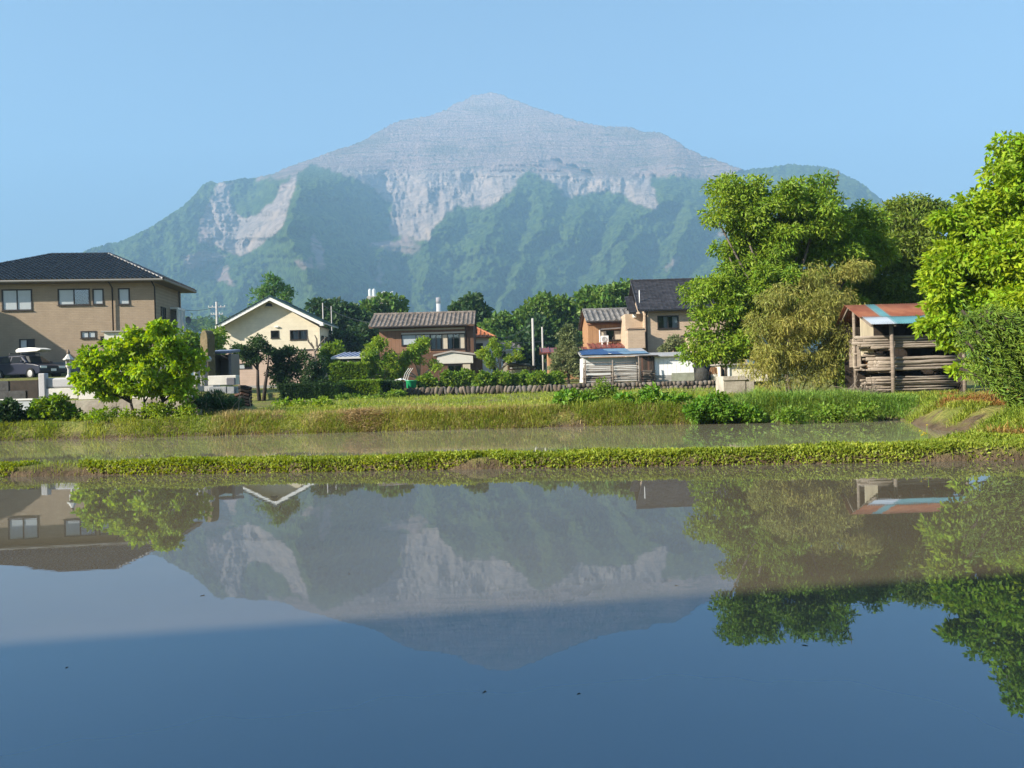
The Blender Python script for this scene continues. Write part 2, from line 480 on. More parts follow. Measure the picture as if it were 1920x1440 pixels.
for line, A, wl, wr in SPURS:
    ys_ = [p[1] for p in line]; xs_ = [p[0] for p in line]
    wav = (fbm(MPY, MPX * 0, 0.03, A * 0.01, 3) - 0.5) * 46
    rx = np.interp(MPY, ys_, xs_) + wav
    dx_ = MPX - rx
    wm_ = 0.7 + 0.8 * fbm(MPX, MPY, 0.02, A * 0.07, 3)
    Av = 0.55 + 0.75 * fbm(MPX, MPY, 0.012, A * 0.03, 2)
    if A > 400: wm_, Av = 1.0 + 0 * wm_, 1.0 + 0 * Av
    tent = 1 - np.where(dx_ < 0, -dx_ / wl, dx_ / wr) / wm_
    topf = sstep(ys_[0] - 6, ys_[0] + 45, MPY)
    botf = 1.0 if ys_[-1] > 600 else sstep(ys_[-1] + 40, ys_[-1] - 10, MPY)
    out = np.maximum(out, np.clip(tent, 0, 1) ** 0.9 * A * Av * topf * botf)
D -= out
jx, jy = (fbm(MPX, MPY, 0.09, 6.0, 3) - 0.5) * 16, (fbm(MPX, MPY, 0.09, 8.0, 3) - 0.5) * 16
rock = np.zeros(D.shape)
for p in ROCK: rock = np.maximum(rock, in_poly(MPX + jx, MPY + jy, p))
cliff = np.zeros(D.shape)
for p in CLIFF: cliff = np.maximum(cliff, in_poly(MPX + jx, MPY + jy, p))
chute = np.zeros(D.shape)
for p in CHUTE: chute = np.maximum(chute, in_poly(MPX + jx * .7, MPY + jy * .7, p))
cliff = blur(cliff * rock, 1); chute = blur(chute * rock, 1)
ledge = sstep(8, -8, MPY - 330) * rock
D += (fbm(MPX, MPY, 0.022, 9.0, 5) - 0.5) * 190 * (1 - 0.75 * ledge)
D += (fbm(MPX, MPY, 0.16, 10.0, 3) - 0.5) * 48 * (1 - rock) * (1 - 0.3 * t)
D += (fbm(MPX * 1.0, MPY * 0.4, 0.10, 11.0, 4) - 0.5) * 70 * cliff
# quarry benches cut across the upper slope, and the stepped spoil terraces above the cliff
bq = (MPY + jy * .35 + 6 * fbm(MPX, MPY, .008, 15., 2)) / 8.5
D += (bq - np.floor(bq) - 0.5) * -9 * rock * (1 - chute) * sstep(.25, .6, fbm(MPX, MPY, .03, 16., 3))
for i, (x0, x1, y0, y1) in enumerate([(918, 1105, 318, 331), (926, 1080, 308, 319), (938, 1050, 298, 309)]):
    msk = (MPX > x0 + (MPY - y0) * -0.5) & (MPX < x1 + (MPY - y0) * 0.8) & (MPY > y0) & (MPY < y1)
    D -= msk * (22 + 0)
    edge = (MPX > x1 - 34 + i * -4) & msk
    D += edge * (MPX - (x1 - 34)) * 2.2
rock = np.maximum(blur(rock, 1), 0)
base_fade = sstep(0.0, 0.10, t)
P3 = np.stack([RX * D, D, CAMH + RZ * D], -1)
# the far side falls away behind the skyline
backrows = []
for k, (dd, dz) in enumerate([(40, -15), (150, -100), (350, -350), (500, -1300)]):
    q = P3[-1].copy(); q[:, 0] *= (q[:, 1] + dd) / q[:, 1]; q[:, 1] += dd; q[:, 2] = np.maximum(q[:, 2] + dz, -20); backrows.append(q)
front = P3[0].copy(); front[:, 1] -= 260; front[:, 0] *= front[:, 1] / (front[:, 1] + 260); front[:, 2] = 1.0
P3 = np.concatenate([front[None], P3, np.stack(backrows)], 0)
pad = lambda a: np.concatenate([a[:1], a, np.repeat(a[-1:], 4, 0)], 0)
me = np_mesh('mountain', P3, grid_faces(*P3.shape[:2]), None, True)
ca = me.color_attributes.new('cover', 'FLOAT_COLOR', 'POINT')
cc = np.stack([pad(rock), pad(cliff), pad(chute), np.ones(pad(rock).shape)], -1)
ca.data.foreach_set('color', cc.astype(np.float32).ravel())
mo_m = bpy.data.materials.new('mountain_forest_and_limestone'); mo_m.use_nodes = True
N, L = mo_m.node_tree.nodes, mo_m.node_tree.links
b = N['Principled BSDF']; b.inputs['Roughness'].default_value = 0.95; b.inputs['Specular IOR Level'].default_value = 0.05
tc = N.new('ShaderNodeTexCoord')
att = N.new('ShaderNodeVertexColor'); att.layer_name = 'cover'
sepc = N.new('ShaderNodeSeparateColor'); L.new(att.outputs[0], sepc.inputs[0])
forest = mixc(mrange(tex(0.012, 5).outputs['Fac'], 0.35, 0.65), (0.070, 0.125, 0.024), (0.13, 0.185, 0.040))
forest = mixc(mrange(tex(0.06, 4).outputs['Fac'], 0.42, 0.62), forest, (0.020, 0.042, 0.014))
mp = N.new('ShaderNodeMapping'); mp.inputs['Scale'].default_value = (0.004, 0.004, 0.045); L.new(tc.outputs['Object'], mp.inputs[0])
strat = N.new('ShaderNodeTexNoise'); strat.inputs['Scale'].default_value = 1.0; strat.inputs['Detail'].default_value = 7; strat.inputs['Roughness'].default_value = 0.7
L.new(mp.outputs[0], strat.inputs['Vector'])
upper = mixc(mrange(strat.outputs['Fac'], 0.4, 0.62), (0.40, 0.285, 0.245), (0.28, 0.205, 0.185))
sz = N.new('ShaderNodeSeparateXYZ'); L.new(tc.outputs['Object'], sz.inputs[0])
def mth(op, a, b_):
    m_ = N.new('ShaderNodeMath'); m_.operation = op
    for i_, s_ in ((0, a), (1, b_)):
        if isinstance(s_, (int, float)): m_.inputs[i_].default_value = s_
        else: L.new(s_, m_.inputs[i_])
    return m_.outputs[0]
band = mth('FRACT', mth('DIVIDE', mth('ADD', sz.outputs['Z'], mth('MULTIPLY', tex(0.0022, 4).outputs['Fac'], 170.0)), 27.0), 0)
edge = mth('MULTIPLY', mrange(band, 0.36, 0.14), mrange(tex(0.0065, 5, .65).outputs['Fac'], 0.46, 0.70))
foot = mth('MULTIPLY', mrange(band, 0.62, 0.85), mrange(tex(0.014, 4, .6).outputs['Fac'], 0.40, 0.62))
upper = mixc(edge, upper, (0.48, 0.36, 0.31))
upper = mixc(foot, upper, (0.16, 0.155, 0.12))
upper = mixc(mrange(tex(0.0045, 4, .6).outputs['Fac'], 0.50, 0.68, 0.0, 0.75), upper, (0.15, 0.14, 0.10))
clf = mixc(mrange(tex(0.02, 6, .7).outputs['Fac'], 0.40, 0.62), (0.52, 0.41, 0.345), (0.31, 0.25, 0.22))
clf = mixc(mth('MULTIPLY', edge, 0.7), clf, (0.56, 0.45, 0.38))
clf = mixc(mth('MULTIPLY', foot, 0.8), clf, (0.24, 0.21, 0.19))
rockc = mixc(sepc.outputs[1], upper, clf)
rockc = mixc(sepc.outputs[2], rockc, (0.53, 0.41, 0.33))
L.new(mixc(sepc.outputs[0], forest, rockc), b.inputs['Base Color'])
bp = N.new('ShaderNodeBump'); bp.inputs['Strength'].default_value = 1.0; bp.inputs['Distance'].default_value = 15.0
L.new(tex(0.07, 5).outputs['Fac'], bp.inputs['Height']); L.new(bp.outputs[0], b.inputs['Normal'])
me.materials.append(mo_m)
mountain = struct(new_obj('mountain', me))

# ---------------------------------------------------------------- haze: one closed box of even air round everything
hm = bpy.data.materials.new('haze_air'); hm.use_nodes = True
N, L = hm.node_tree.nodes, hm.node_tree.links
N.remove(N['Principled BSDF'])
pv = N.new('ShaderNodeVolumePrincipled')
pv.inputs['Color'].default_value = (0.40, 0.68, 0.98, 1)
pv.inputs['Density'].default_value = 0.00034
pv.inputs['Anisotropy'].default_value = 0.0
pv.inputs['Density Attribute'].default_value = ''
L.new(pv.outputs[0], N['Material Output'].inputs['Volume'])
hm.cycles.homogeneous_volume = True
hz = stuff(MB().box(-9400, 9400, -350, 4700, -60, 1480).build('haze', hm), 'pale blue morning haze in front of the mountain', 'haze')

# ================================================================ BUILDINGS
def siding(name, color, kind='v', pitch=0.3, depth=0.012, color2=None, gap=0.75, rough=0.75):
    """wall cladding: fine joints in the material only (each is under a pixel or two here)"""
    if name in MATS: return MATS[name]
    m = mat(name, color, rough, 0.14, 1.4, color2=color2)
    N, L = m.node_tree.nodes, m.node_tree.links
    b = N['Principled BSDF']
    tc = N.new('ShaderNodeTexCoord')
    if kind == 'brick':
        mp = N.new('ShaderNodeMapping'); mp.inputs['Rotation'].default_value = (R(90), 0, 0); L.new(tc.outputs['Object'], mp.inputs[0])
        t = N.new('ShaderNodeTexBrick'); t.inputs['Scale'].default_value = 1.0
        t.inputs['Brick Width'].default_value = 0.34; t.inputs['Row Height'].default_value = 0.11; t.inputs['Mortar Size'].default_value = 0.010
        t.inputs['Color1'].default_value = (1, 1, 1, 1); t.inputs['Color2'].default_value = (0.93, 0.93, 0.93, 1); t.inputs['Mortar'].default_value = (gap, gap, gap, 1)
        L.new(mp.outputs[0], t.inputs['Vector']); fac = t.outputs['Color']; hgt = t.outputs['Fac']; inv = True
    else:
        sp = N.new('ShaderNodeSeparateXYZ'); L.new(tc.outputs['Object'], sp.inputs[0])
        ad = N.new('ShaderNodeMath'); ad.operation = 'ADD'
        if kind == 'v': L.new(sp.outputs['X'], ad.inputs[0]); L.new(sp.outputs['Y'], ad.inputs[1])
        else: L.new(sp.outputs['Z'], ad.inputs[0]); ad.inputs[1].default_value = 0
        dv = N.new('ShaderNodeMath'); dv.operation = 'DIVIDE'; dv.inputs[1].default_value = pitch; L.new(ad.outputs[0], dv.inputs[0])
        fr = N.new('ShaderNodeMath'); fr.operation = 'FRACT'; L.new(dv.outputs[0], fr.inputs[0])
        mr = N.new('ShaderNodeMapRange'); mr.inputs[1].default_value = 0.0; mr.inputs[2].default_value = 0.14; mr.inputs[3].default_value = gap; mr.inputs[4].default_value = 1.0
        L.new(fr.outputs[0], mr.inputs[0]); fac = mr.outputs[0]; hgt = mr.outputs[0]; inv = False
    src = b.inputs['Base Color'].links[0].from_socket
    mx = N.new('ShaderNodeMix'); mx.data_type = 'RGBA'; mx.blend_type = 'MULTIPLY'; mx.inputs[0].default_value = 1.0
    L.new(src, mx.inputs[6]); L.new(fac, mx.inputs[7]); L.new(mx.outputs[2], b.inputs['Base Color'])
    bp = N.new('ShaderNodeBump'); bp.inputs['Strength'].default_value = 0.8; bp.inputs['Distance'].default_value = depth; bp.invert = inv
    L.new(hgt, bp.inputs['Height']); L.new(bp.outputs[0], b.inputs['Normal'])
    return m

def glass_mat():
    if 'window_glass' in MATS: return MATS['window_glass']
    m = bpy.data.materials.new('window_glass'); m.use_nodes = True
    N, L = m.node_tree.nodes, m.node_tree.links
    N.remove(N['Principled BSDF'])
    t = N.new('ShaderNodeBsdfTransparent'); t.inputs[0].default_value = (0.93, 0.95, 0.95, 1)
    g = N.new('ShaderNodeBsdfGlossy'); g.inputs['Roughness'].default_value = 0.03
    lw = N.new('ShaderNodeLayerWeight'); lw.inputs[0].default_value = 0.35
    pw = N.new('ShaderNodeMath'); pw.operation = 'MULTIPLY_ADD'; pw.inputs[1].default_value = 0.45; pw.inputs[2].default_value = 0.09; L.new(lw.outputs['Facing'], pw.inputs[0])
    ms = N.new('ShaderNodeMixShader'); L.new(pw.outputs[0], ms.inputs[0]); L.new(t.outputs[0], ms.inputs[1]); L.new(g.outputs[0], ms.inputs[2])
    L.new(ms.outputs[0], N['Material Output'].inputs['Surface'])
    MATS['window_glass'] = m
    return m
M_GLASS = glass_mat()
M_FROST = mat('frosted_glass', (0.42, 0.46, 0.48), 0.22, 0.08, 3, spec=0.5)
M_CURT = mat('curtain_cloth', (0.62, 0.62, 0.60), 0.9, 0.3, 9, stretch=(3, 3, 0.1))
M_DKBROWN = mat('dark_bronze_frame', (0.028, 0.021, 0.018), 0.5)
M_BLACKMETAL = mat('black_metal', (0.022, 0.022, 0.025), 0.45)
M_WHITE = mat('white_paint', (0.76, 0.75, 0.72), 0.6, 0.08, 2)
M_SHUT = mat('beige_shutter', (0.50, 0.44, 0.34), 0.6, 0.1, 3)
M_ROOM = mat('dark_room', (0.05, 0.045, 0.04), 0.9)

class House:
    def __init__(s, name, label, cat, px, py_unused, d, ang, z, group=None):
        p = at(px, 700, d)
        s.o = Vector((p.x, p.y, z)); s.a = R(ang)
        s.th = thing(name, s.o, label, cat, group, s.a)
        s.e = (math.cos(s.a), math.sin(s.a)); s.n = (-math.sin(s.a), math.cos(s.a))
    def pt(s, px, py, y=0.0):
        """where the sight line through a photo pixel meets the plane y of this house: local (x, z)"""
        r = ray(px, py)
        d = (y + s.o.x * s.n[0] + s.o.y * s.n[1]) / (r[0] * s.n[0] + r[1] * s.n[1])
        return ((r[0]*d - s.o.x) * s.e[0] + (d - s.o.y) * s.e[1], CAMH + r[2]*d - s.o.z)
    def side(s, px, py, x):
        """the same on the plane x (a side wall): local (y, z)"""
        r = ray(px, py)
        d = (x + s.o.x * s.e[0] + s.o.y * s.e[1]) / (r[0] * s.e[0] + r[1] * s.e[1])
        return ((r[0]*d - s.o.x) * s.n[0] + (d - s.o.y) * s.n[1], CAMH + r[2]*d - s.o.z)
    def rect(s, x0, y0, x1, y1, y=0.0):
        mx, my = (x0+x1)/2, (y0+y1)/2
        return (s.pt(x0, my, y)[0], s.pt(x1, my, y)[0], s.pt(mx, y1, y)[1], s.pt(mx, y0, y)[1])
    def build(s, mb, name, material, parent=None, **k):
        return mb.build(name, material, parent or s.th, **k)
    def wall(s, x0, x1, z0, z1, holes, y, material, thick=0.15, top=None, name='wall'):
        """upright wall in the plane y with openings cut through; top: gable apex (x, z)"""
        mb = MB()
        xs = sorted({x0, x1, *[h[0] for h in holes], *[h[1] for h in holes]})
        zs = sorted({z0, z1, *[h[2] for h in holes], *[h[3] for h in holes]})
        xs = [v for v in xs if x0 <= v <= x1]; zs = [v for v in zs if z0 <= v <= z1]
        solid = lambda i, j: 0 <= i < len(xs)-1 and 0 <= j < len(zs)-1 and not any(h[0]-1e-6 <= xs[i] and xs[i+1] <= h[1]+1e-6 and h[2]-1e-6 <= zs[j] and zs[j+1] <= h[3]+1e-6 for h in holes)
        for i in range(len(xs)-1):
            for j in range(len(zs)-1):
                if not solid(i, j): continue
                a, b, c, d = xs[i], xs[i+1], zs[j], zs[j+1]
                mb.quad((a, y, c), (b, y, c), (b, y, d), (a, y, d)); mb.quad((b, y+thick, c), (a, y+thick, c), (a, y+thick, d), (b, y+thick, d))
                if not solid(i-1, j): mb.quad((a, y+thick, c), (a, y, c), (a, y, d), (a, y+thick, d))
                if not solid(i+1, j): mb.quad((b, y, c), (b, y+thick, c), (b, y+thick, d), (b, y, d))
                if not solid(i, j-1): mb.quad((a, y+thick, c), (b, y+thick, c), (b, y, c), (a, y, c))
                if not solid(i, j+1): mb.quad((a, y, d), (b, y, d), (b, y+thick, d), (a, y+thick, d))
        if top:
            mb.prism([(x0, y, z1), (x1, y, z1), (top[0], y, top[1])], (0, thick, 0))
        return s.build(mb, name, material)
    def sidewall(s, x, y0, y1, z0, z1, material, holes=(), thick=0.15, gable=None, name='wall'):
        """wall in the plane x, running back from y0 to y1; thick goes to -x"""
        mb = MB()
        ys = sorted({y0, y1, *[h[0] for h in holes], *[h[1] for h in holes]}); zs = sorted({z0, z1, *[h[2] for h in holes], *[h[3] for h in holes]})
        for i in range(len(ys)-1):
            for j in range(len(zs)-1):
                if any(h[0]-1e-6 <= ys[i] and ys[i+1] <= h[1]+1e-6 and h[2]-1e-6 <= zs[j] and zs[j+1] <= h[3]+1e-6 for h in holes): continue
                mb.box(min(x, x-thick), max(x, x-thick), ys[i], ys[i+1], zs[j], zs[j+1])
        if gable: mb.prism([(x, y0, z1), (x, y1, z1), (x, gable[0], gable[1])], (-thick, 0, 0))
        return s.build(mb, name, material)
    def window(s, r, y=0.0, panes=2, frame=None, glass=('clear', 'clear'), fw=0.055, sill=True, out=0.035, name='window', curtain=None, inset=0.06, parent=None):
        """frame, mullions and each pane, set into the opening r=(x0,x1,z0,z1) of the wall plane y"""
        x0, x1, z0, z1 = r
        fm = frame or M_DKBROWN
        mb = MB()
        yo, yi = y - out, y + inset
        mb.box(x0-fw*.3, x0+fw, yo, yi, z0+fw, z1-fw); mb.box(x1-fw, x1+fw*.3, yo, yi, z0+fw, z1-fw)
        mb.box(x0-fw*.3, x1+fw*.3, yo, yi, z1-fw, z1+fw*.3); mb.box(x0-fw*.3, x1+fw*.3, yo, yi, z0-fw*.3, z0+fw)
        w = (x1-x0) / panes
        for k in range(1, panes):
            mb.box(x0+w*k-fw*.45, x0+w*k+fw*.45, yo+.012, yi, z0+fw, z1-fw)
        o = s.build(mb, name, fm, parent)
        if sill:
            MB().box(x0-fw, x1+fw, y-out-.05, y-.002, z0-fw*.3-.035, z0-fw*.3-.002).build('sill', fm, o)
        for k in range(panes):
            g = glass[k % len(glass)]
            a, b_ = x0+w*k+fw*.5, x0+w*(k+1)-fw*.5
            MB().box(a, b_, y+.02, y+.028, z0+fw, z1-fw).build('pane', M_FROST if g == 'frost' else M_GLASS if g == 'clear' else g, o)
        if curtain:
            for (a, b_) in curtain:
                pts = []; n = 14
                mbc = MB()
                ca, cb = x0+(x1-x0)*a, x0+(x1-x0)*b_
                for i in range(n):
                    xa, xb = ca+(cb-ca)*i/n, ca+(cb-ca)*(i+1)/n
                    ya, yb = y+.12+.03*math.sin(i*1.9), y+.12+.03*math.sin((i+1)*1.9)
                    mbc.quad((xa, ya, z0+.05), (xb, yb, z0+.05), (xb, yb, z1-.05), (xa, ya, z1-.05))
                mbc.build('curtain', M_CURT, o)
        return o
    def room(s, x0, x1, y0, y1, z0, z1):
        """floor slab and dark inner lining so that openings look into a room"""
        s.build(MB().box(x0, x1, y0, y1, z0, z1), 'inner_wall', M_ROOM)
    def pipe(s, pts, r=0.045, material=None, name='downpipe'):
        return s.build(MB().tube(pts, r, 8), name, material or M_DKBROWN, smooth=True)

def tile_field(mb, P0, e, g, n, srange, length, tw=0.27, tl=0.24, amp=0.05, lip=0.03, lift=0.02, prof='wave', start=0.0):
    """rows and columns of roof tiles with rolls and stepped lips on the plane P0 + s*e + t*g"""
    P0, e, g, n = Vector(P0), Vector(e).normalized(), Vector(g).normalized(), Vector(n).normalized()
    if prof == 'wave': sec = [(0, 0.0), (0.16, 0.62), (0.33, 1.0), (0.5, 0.62), (0.66, 0.08), (0.83, 0.0), (1.0, 0.0)]
    else: sec = [(0, 0.6), (0.5, 0.0), (1.0, 0.6)]
    rows = int(math.ceil(length / tl))
    for i in range(rows):
        t0, t1 = i*tl, min((i+1)*tl + 0.02, length)
        if t1 - t0 < 0.03: continue
        s0, s1 = srange((t0+t1)/2)
        k0, k1 = int(math.floor((s0-start)/tw)), int(math.ceil((s1-start)/tw))
        for k in range(k0, k1):
            a = start + k*tw
            pts = []
            if a < s0 - tw*.5 or a + tw > s1 + tw*.5: continue
            jit = random.uniform(-.004, .004)
            base = len(mb.v)
            for f, h in sec:
                p = P0 + e*(a+f*tw)
                mb.v.append(tuple(p + g*t0 + n*(lift + amp*h + lip + jit)))
                mb.v.append(tuple(p + g*t1 + n*(lift + amp*h + jit)))
                mb.v.append(tuple(p + g*t0 + n*(lift*0.2)))
            for j in range(len(sec)-1):
                q = base + 3*j
                mb.f.append((q, q+3, q+4, q+1)); mb.f.append((q+2, q+5, q+3, q))
def tiles_obj(house, name, planes, material, parent=None, **k):
    mb = MB()
    for pl in planes: tile_field(mb, *pl, **k)
    o = mb.build(name, material, parent or house.th)
    o['kind'] = 'stuff'
    return o
def cap_line(house, pts, r, material, name='ridge_cap', parent=None, piece=0.3):
    """row of half-round cap tiles along a ridge or hip"""
    mb = MB()
    for a, b_ in zip(pts[:-1], pts[1:]):
        a, b_ = Vector(a), Vector(b_); n = max(1, int((b_-a).length / piece)); d = (b_-a)/n
        for i in range(n):
            mb.tube([a+d*i, a+d*(i+1.06)], [r, r*.88], 7)
    return mb.build(name, material, parent or house.th)
def gable_roof_x(h, x0, x1, y0, y1, yr, ze, zr, m_tile, m_trim, tw=0.27, tl=0.24, amp=0.05, thick=0.12, lip=.03, prof='wave', capr=.11, back=True, m_fascia=None):
    """ridge along x; front eave at y0, ridge at yr, rear eave at y1 (same pitch not needed)"""
    ze1 = zr - (zr-ze)*(y1-yr)/(yr-y0)
    mb = MB()
    mb.prism([(x0, y0, ze), (x0, yr, zr), (x0, yr, zr-thick), (x0, y0, ze-thick)], (x1-x0, 0, 0))
    mb.prism([(x0, yr, zr), (x0, y1, ze1), (x0, y1, ze1-thick), (x0, yr, zr-thick)], (x1-x0, 0, 0))
    rf = h.build(mb, 'roof', m_trim)
    g = Vector((0, yr-y0, zr-ze)); Lg = g.length
    n = Vector((0, -(zr-ze), yr-y0))
    pl = [((x0, y0, ze), (1, 0, 0), g, n, lambda t: (0, x1-x0), Lg)]
    if back:
        g2 = Vector((0, yr-y1, zr-ze1)); n2 = Vector((0, (zr-ze1), y1-yr))
        pl.append(((x1, y1, ze1), (-1, 0, 0), g2, n2, lambda t: (0, x1-x0), g2.length))
    tiles_obj(h, 'roof_tiles', pl, m_tile, rf, tw=tw, tl=tl, amp=amp, lip=lip, prof=prof)
    cap_line(h, [(x0-.03, yr, zr+.05), (x1+.03, yr, zr+.05)], capr, m_tile, parent=rf)
    for xx in (x0, x1):   # verge tiles along the gable edges
        cap_line(h, [(xx, y0-.02, ze+.04), (xx, yr, zr+.04)], 0.06, m_tile, 'verge_tile', rf, 0.25)
    return rf

# ---------------------------------------------------------------- tan house with the black hip roof
M_TAN = siding('tan_brick_siding', (0.36, 0.275, 0.19), 'brick', gap=0.85)
M_BLKTILE = mat('black_glazed_tile', (0.030, 0.029, 0.032), 0.28, 0.3, 3, spec=0.6, island=0.3)
H = House('house', 'tan two-storey house with black tiled hip roof', 'house', 293, 0, 49.6, 6.0, 2.3)
W, DEP = 13.5, 5.2
E = -W                                            # local x runs from -W (out of frame) to 0 at the near corner
ez = H.pt(150, 524, -0.8)[1]
wz = ez - 0.12
r1 = H.rect(4, 543, 60, 582); r2 = H.rect(109, 542, 168, 572); r3 = H.rect(174, 542, 194, 571); r4 = H.rect(222, 541, 243, 571)
r5 = H.rect(152, 621, 180, 634); r6 = H.rect(37, 636, 65, 666); r7 = H.rect(189, 631, 197, 650)
H.wall(E, 0, 0, wz, [r1, r2, r3, r4, r5, r6, r7], 0, M_TAN)
H.window(r1, panes=2, glass=('frost', 'frost')); H.window(r2, panes=2, glass=('frost', 'clear')); H.window(r3, panes=1, glass=('frost',)); H.window(r4, panes=1, glass=('frost',))
H.window(r5, panes=2, glass=('frost', 'frost')); H.window(r6, panes=2, glass=('frost', M_BLACKMETAL)); H.window(r7, panes=1)
y3, z3 = H.side(312, 545, 0); y4, z4 = H.side(322, 590, 0)
sw = (1.2, 2.0, 3.05, 4.45)
H.sidewall(0, 0.15, DEP, 0, wz, M_TAN, [sw])
H.sidewall(E + .15, 0.15, DEP, 0, wz, M_TAN)
H.wall(E, 0, 0, wz, [], DEP, M_TAN)
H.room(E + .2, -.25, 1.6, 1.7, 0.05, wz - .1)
# side window, bay window with its dish
fb = MB().box(-.02, .05, sw[0]-.05, sw[0], sw[2], sw[3]).box(-.02, .05, sw[1], sw[1]+.05, sw[2], sw[3]).box(-.02, .05, sw[0]-.05, sw[1]+.05, sw[3], sw[3]+.05).box(-.02, .05, sw[0]-.05, sw[1]+.05, sw[2]-.05, sw[2])
o = H.build(fb, 'window', M_DKBROWN); MB().box(-.05, -.04, sw[0], sw[1], sw[2], sw[3]).build('pane', M_GLASS, o)
bay = MB().box(.003, .5, 3.0, 4.6, 2.75, 2.9).box(.003, .5, 3.0, 4.6, 4.5, 4.62)
for yy in (3.0, 3.78, 4.55): bay.box(.43, .5, yy, yy+.05, 2.9, 4.5)
o = H.build(bay, 'bay_window', M_WHITE); MB().box(.455, .465, 3.05, 4.55, 2.9, 4.5).build('pane', M_FROST, o); MB().box(.02, .45, 3.02, 3.03, 2.9, 4.5).build('pane', M_GLASS, o)
dish = MB().lathe([(0.0, 0.0), (.12, .012), (.22, .05), (.26, .085), (.25, .09), (.21, .06), (.1, .022), (0.001, .012)], seg=16)
o = H.build(dish, 'satellite_dish', mat('dish_grey', (0.12, 0.13, 0.15), 0.5), smooth=True); o.location = (.55, 4.9, 3.9); o.rotation_euler = (R(90), 0, R(60))
H.build(MB().box(.003, .8, 2.6, 4.9, 2.42, 2.55), 'balcony_slab', M_TAN)
# roof
ex0, ex1, ey0, ey1 = E - .8, .85, -.8, DEP + .8
xr0, zr = H.pt(97, 477, 2.8); xr1, _ = H.pt(205, 477, 2.8); yr = 2.8
xr0 = max(xr0, E + 2.5)
sb = MB()
c = [(ex0, ey0, ez), (ex1, ey0, ez), (ex1, ey1, ez), (ex0, ey1, ez)]; ra, rb = (xr0, yr, zr), (xr1, yr, zr)
sb.poly([c[0], c[1], rb, ra]); sb.poly([c[1], c[2], rb]); sb.poly([c[2], c[3], ra, rb]); sb.poly([c[3], c[0], ra])
rf = H.build(sb, 'roof', M_BLKTILE)
MB().box(ex0 + .02, ex1 - .02, ey0 + .02, ey1 - .02, ez - .14, ez - .02).build('soffit', mat('soffit_brown', (0.16, 0.12, 0.085), .7), rf)
gut = MB()
for a, b_ in ((c[0], c[1]), (c[1], c[2]), (c[2], c[3]), (c[3], c[0])):
    gut.tube([Vector(a) + Vector((0, 0, -.06)), Vector(b_) + Vector((0, 0, -.06))], .075, 8)
gut.build('gutter', mat('gutter_grey', (0.20, 0.19, 0.175), .5), rf)
fl = Vector((0, yr-ey0, zr-ez))
def hip_front(t):
    f = t / fl.length
    return (f * (xr0-ex0), (ex1-ex0) - f * (ex1-xr1))
sl = Vector((xr1-ex1, 0, zr-ez))
def hip_side(t):
    f = t / sl.length
    return (f * (yr-ey0), (ey1-ey0) - f * (ey1-yr))
tiles_obj(H, 'roof_tiles', [((ex0, ey0, ez), (1, 0, 0), fl, (0, -(zr-ez), yr-ey0), hip_front, fl.length), ((ex1, ey0, ez), (0, 1, 0), sl, ((zr-ez), 0, ex1-xr1), hip_side, sl.length)], M_BLKTILE, rf, tw=.30, tl=.27, amp=.075, lip=.04)
cap_line(H, [c[0], ra, rb, c[1]], .11, M_BLKTILE, parent=rf); cap_line(H, [rb, c[2]], .11, M_BLKTILE, parent=rf)
# downpipes
for px in (213, 294):
    x = H.pt(px, 600)[0] - (0.05 if px > 290 else 0); H.pipe([(x, -.72, ez-.1), (x, -.45, ez-.25), (x, -.1, ez-.45), (x, -.1, .1)])
H.pipe([(.12, 4.6, ez-.2), (.12, 4.6, .1)])
# pale lean-to store against the front
xa, za = H.pt(197, 622, -1.6); xb, zb = H.pt(262, 622, -1.6)
an = House('lean_to_store', 'pale cream lean-to store with thin flat roof against the tan house', 'shed', 197, 0, 47.3, 6.0, 2.2)
zt_ = an.pt(215, 623, 0)[1]; wx = an.pt(265, 640)[0]
an.build(MB().box(0, wx, 0, 1.3, 0, zt_), 'wall', siding('cream_panel', (0.66, 0.64, 0.55), 'v', 0.6), bevel=.01)
an.build(MB().box(-.12, wx + .12, -.15, 1.4, zt_ + .003, zt_ + .09), 'roof', mat('zinc_edge', (0.30, 0.28, 0.25), .6))

# neighbouring house just out of the picture: its roof throws the slanting shadow on the tan house and the car
nb = MB().box(-48, -36.6, 42.4, 50.0, 1.8, 6.7).prism([(-36.3, 41.6, 6.6), (-36.3, 46.2, 8.9), (-36.3, 50.8, 6.6)], (-12.0, 0, 0))
struct(nb.build('neighbour_house', siding('cream_panel', (0.66, 0.64, 0.55), 'v', 0.6)))

# ---------------------------------------------------------------- cream gabled house with the green roof
M_CREAM = siding('cream_siding', (0.70, 0.63, 0.48), 'h', 0.45, .006, gap=.9)
M_PINK = siding('dusty_pink_siding', (0.50, 0.375, 0.30), 'h', 0.25, .008, gap=.85)
M_GREENTILE = mat('dark_green_slate', (0.035, 0.075, 0.070), 0.5, 0.35, 2.5, island=.25)
H = House('house', 'cream gabled house with dark green roof and white barge boards', 'house', 414, 0, 72.5, 0.5, 1.5)
W = H.pt(598, 640)[0]; DEP = 5.2
zl = H.pt(414, 617)[1]; zr_ = H.pt(598, 612)[1]; ze = (zl + zr_) / 2
xp, zp = H.pt(505, 562)
zmid = H.pt(500, 658)[1]
r1 = H.rect(508, 620, 523, 634); r2 = H.rect(544, 619, 576, 637); r3 = H.rect(446, 682, 472, 692)
H.wall(0, W, zmid + .06, ze, [r1, r2], 0, M_CREAM, top=(xp, zp))
H.wall(0, W, 0, zmid - .06, [r3], 0, M_PINK, name='lower_wall')
H.build(MB().box(-.05, W + .05, -.05, .14, zmid - .06, zmid + .06), 'trim_band', M_DKBROWN)
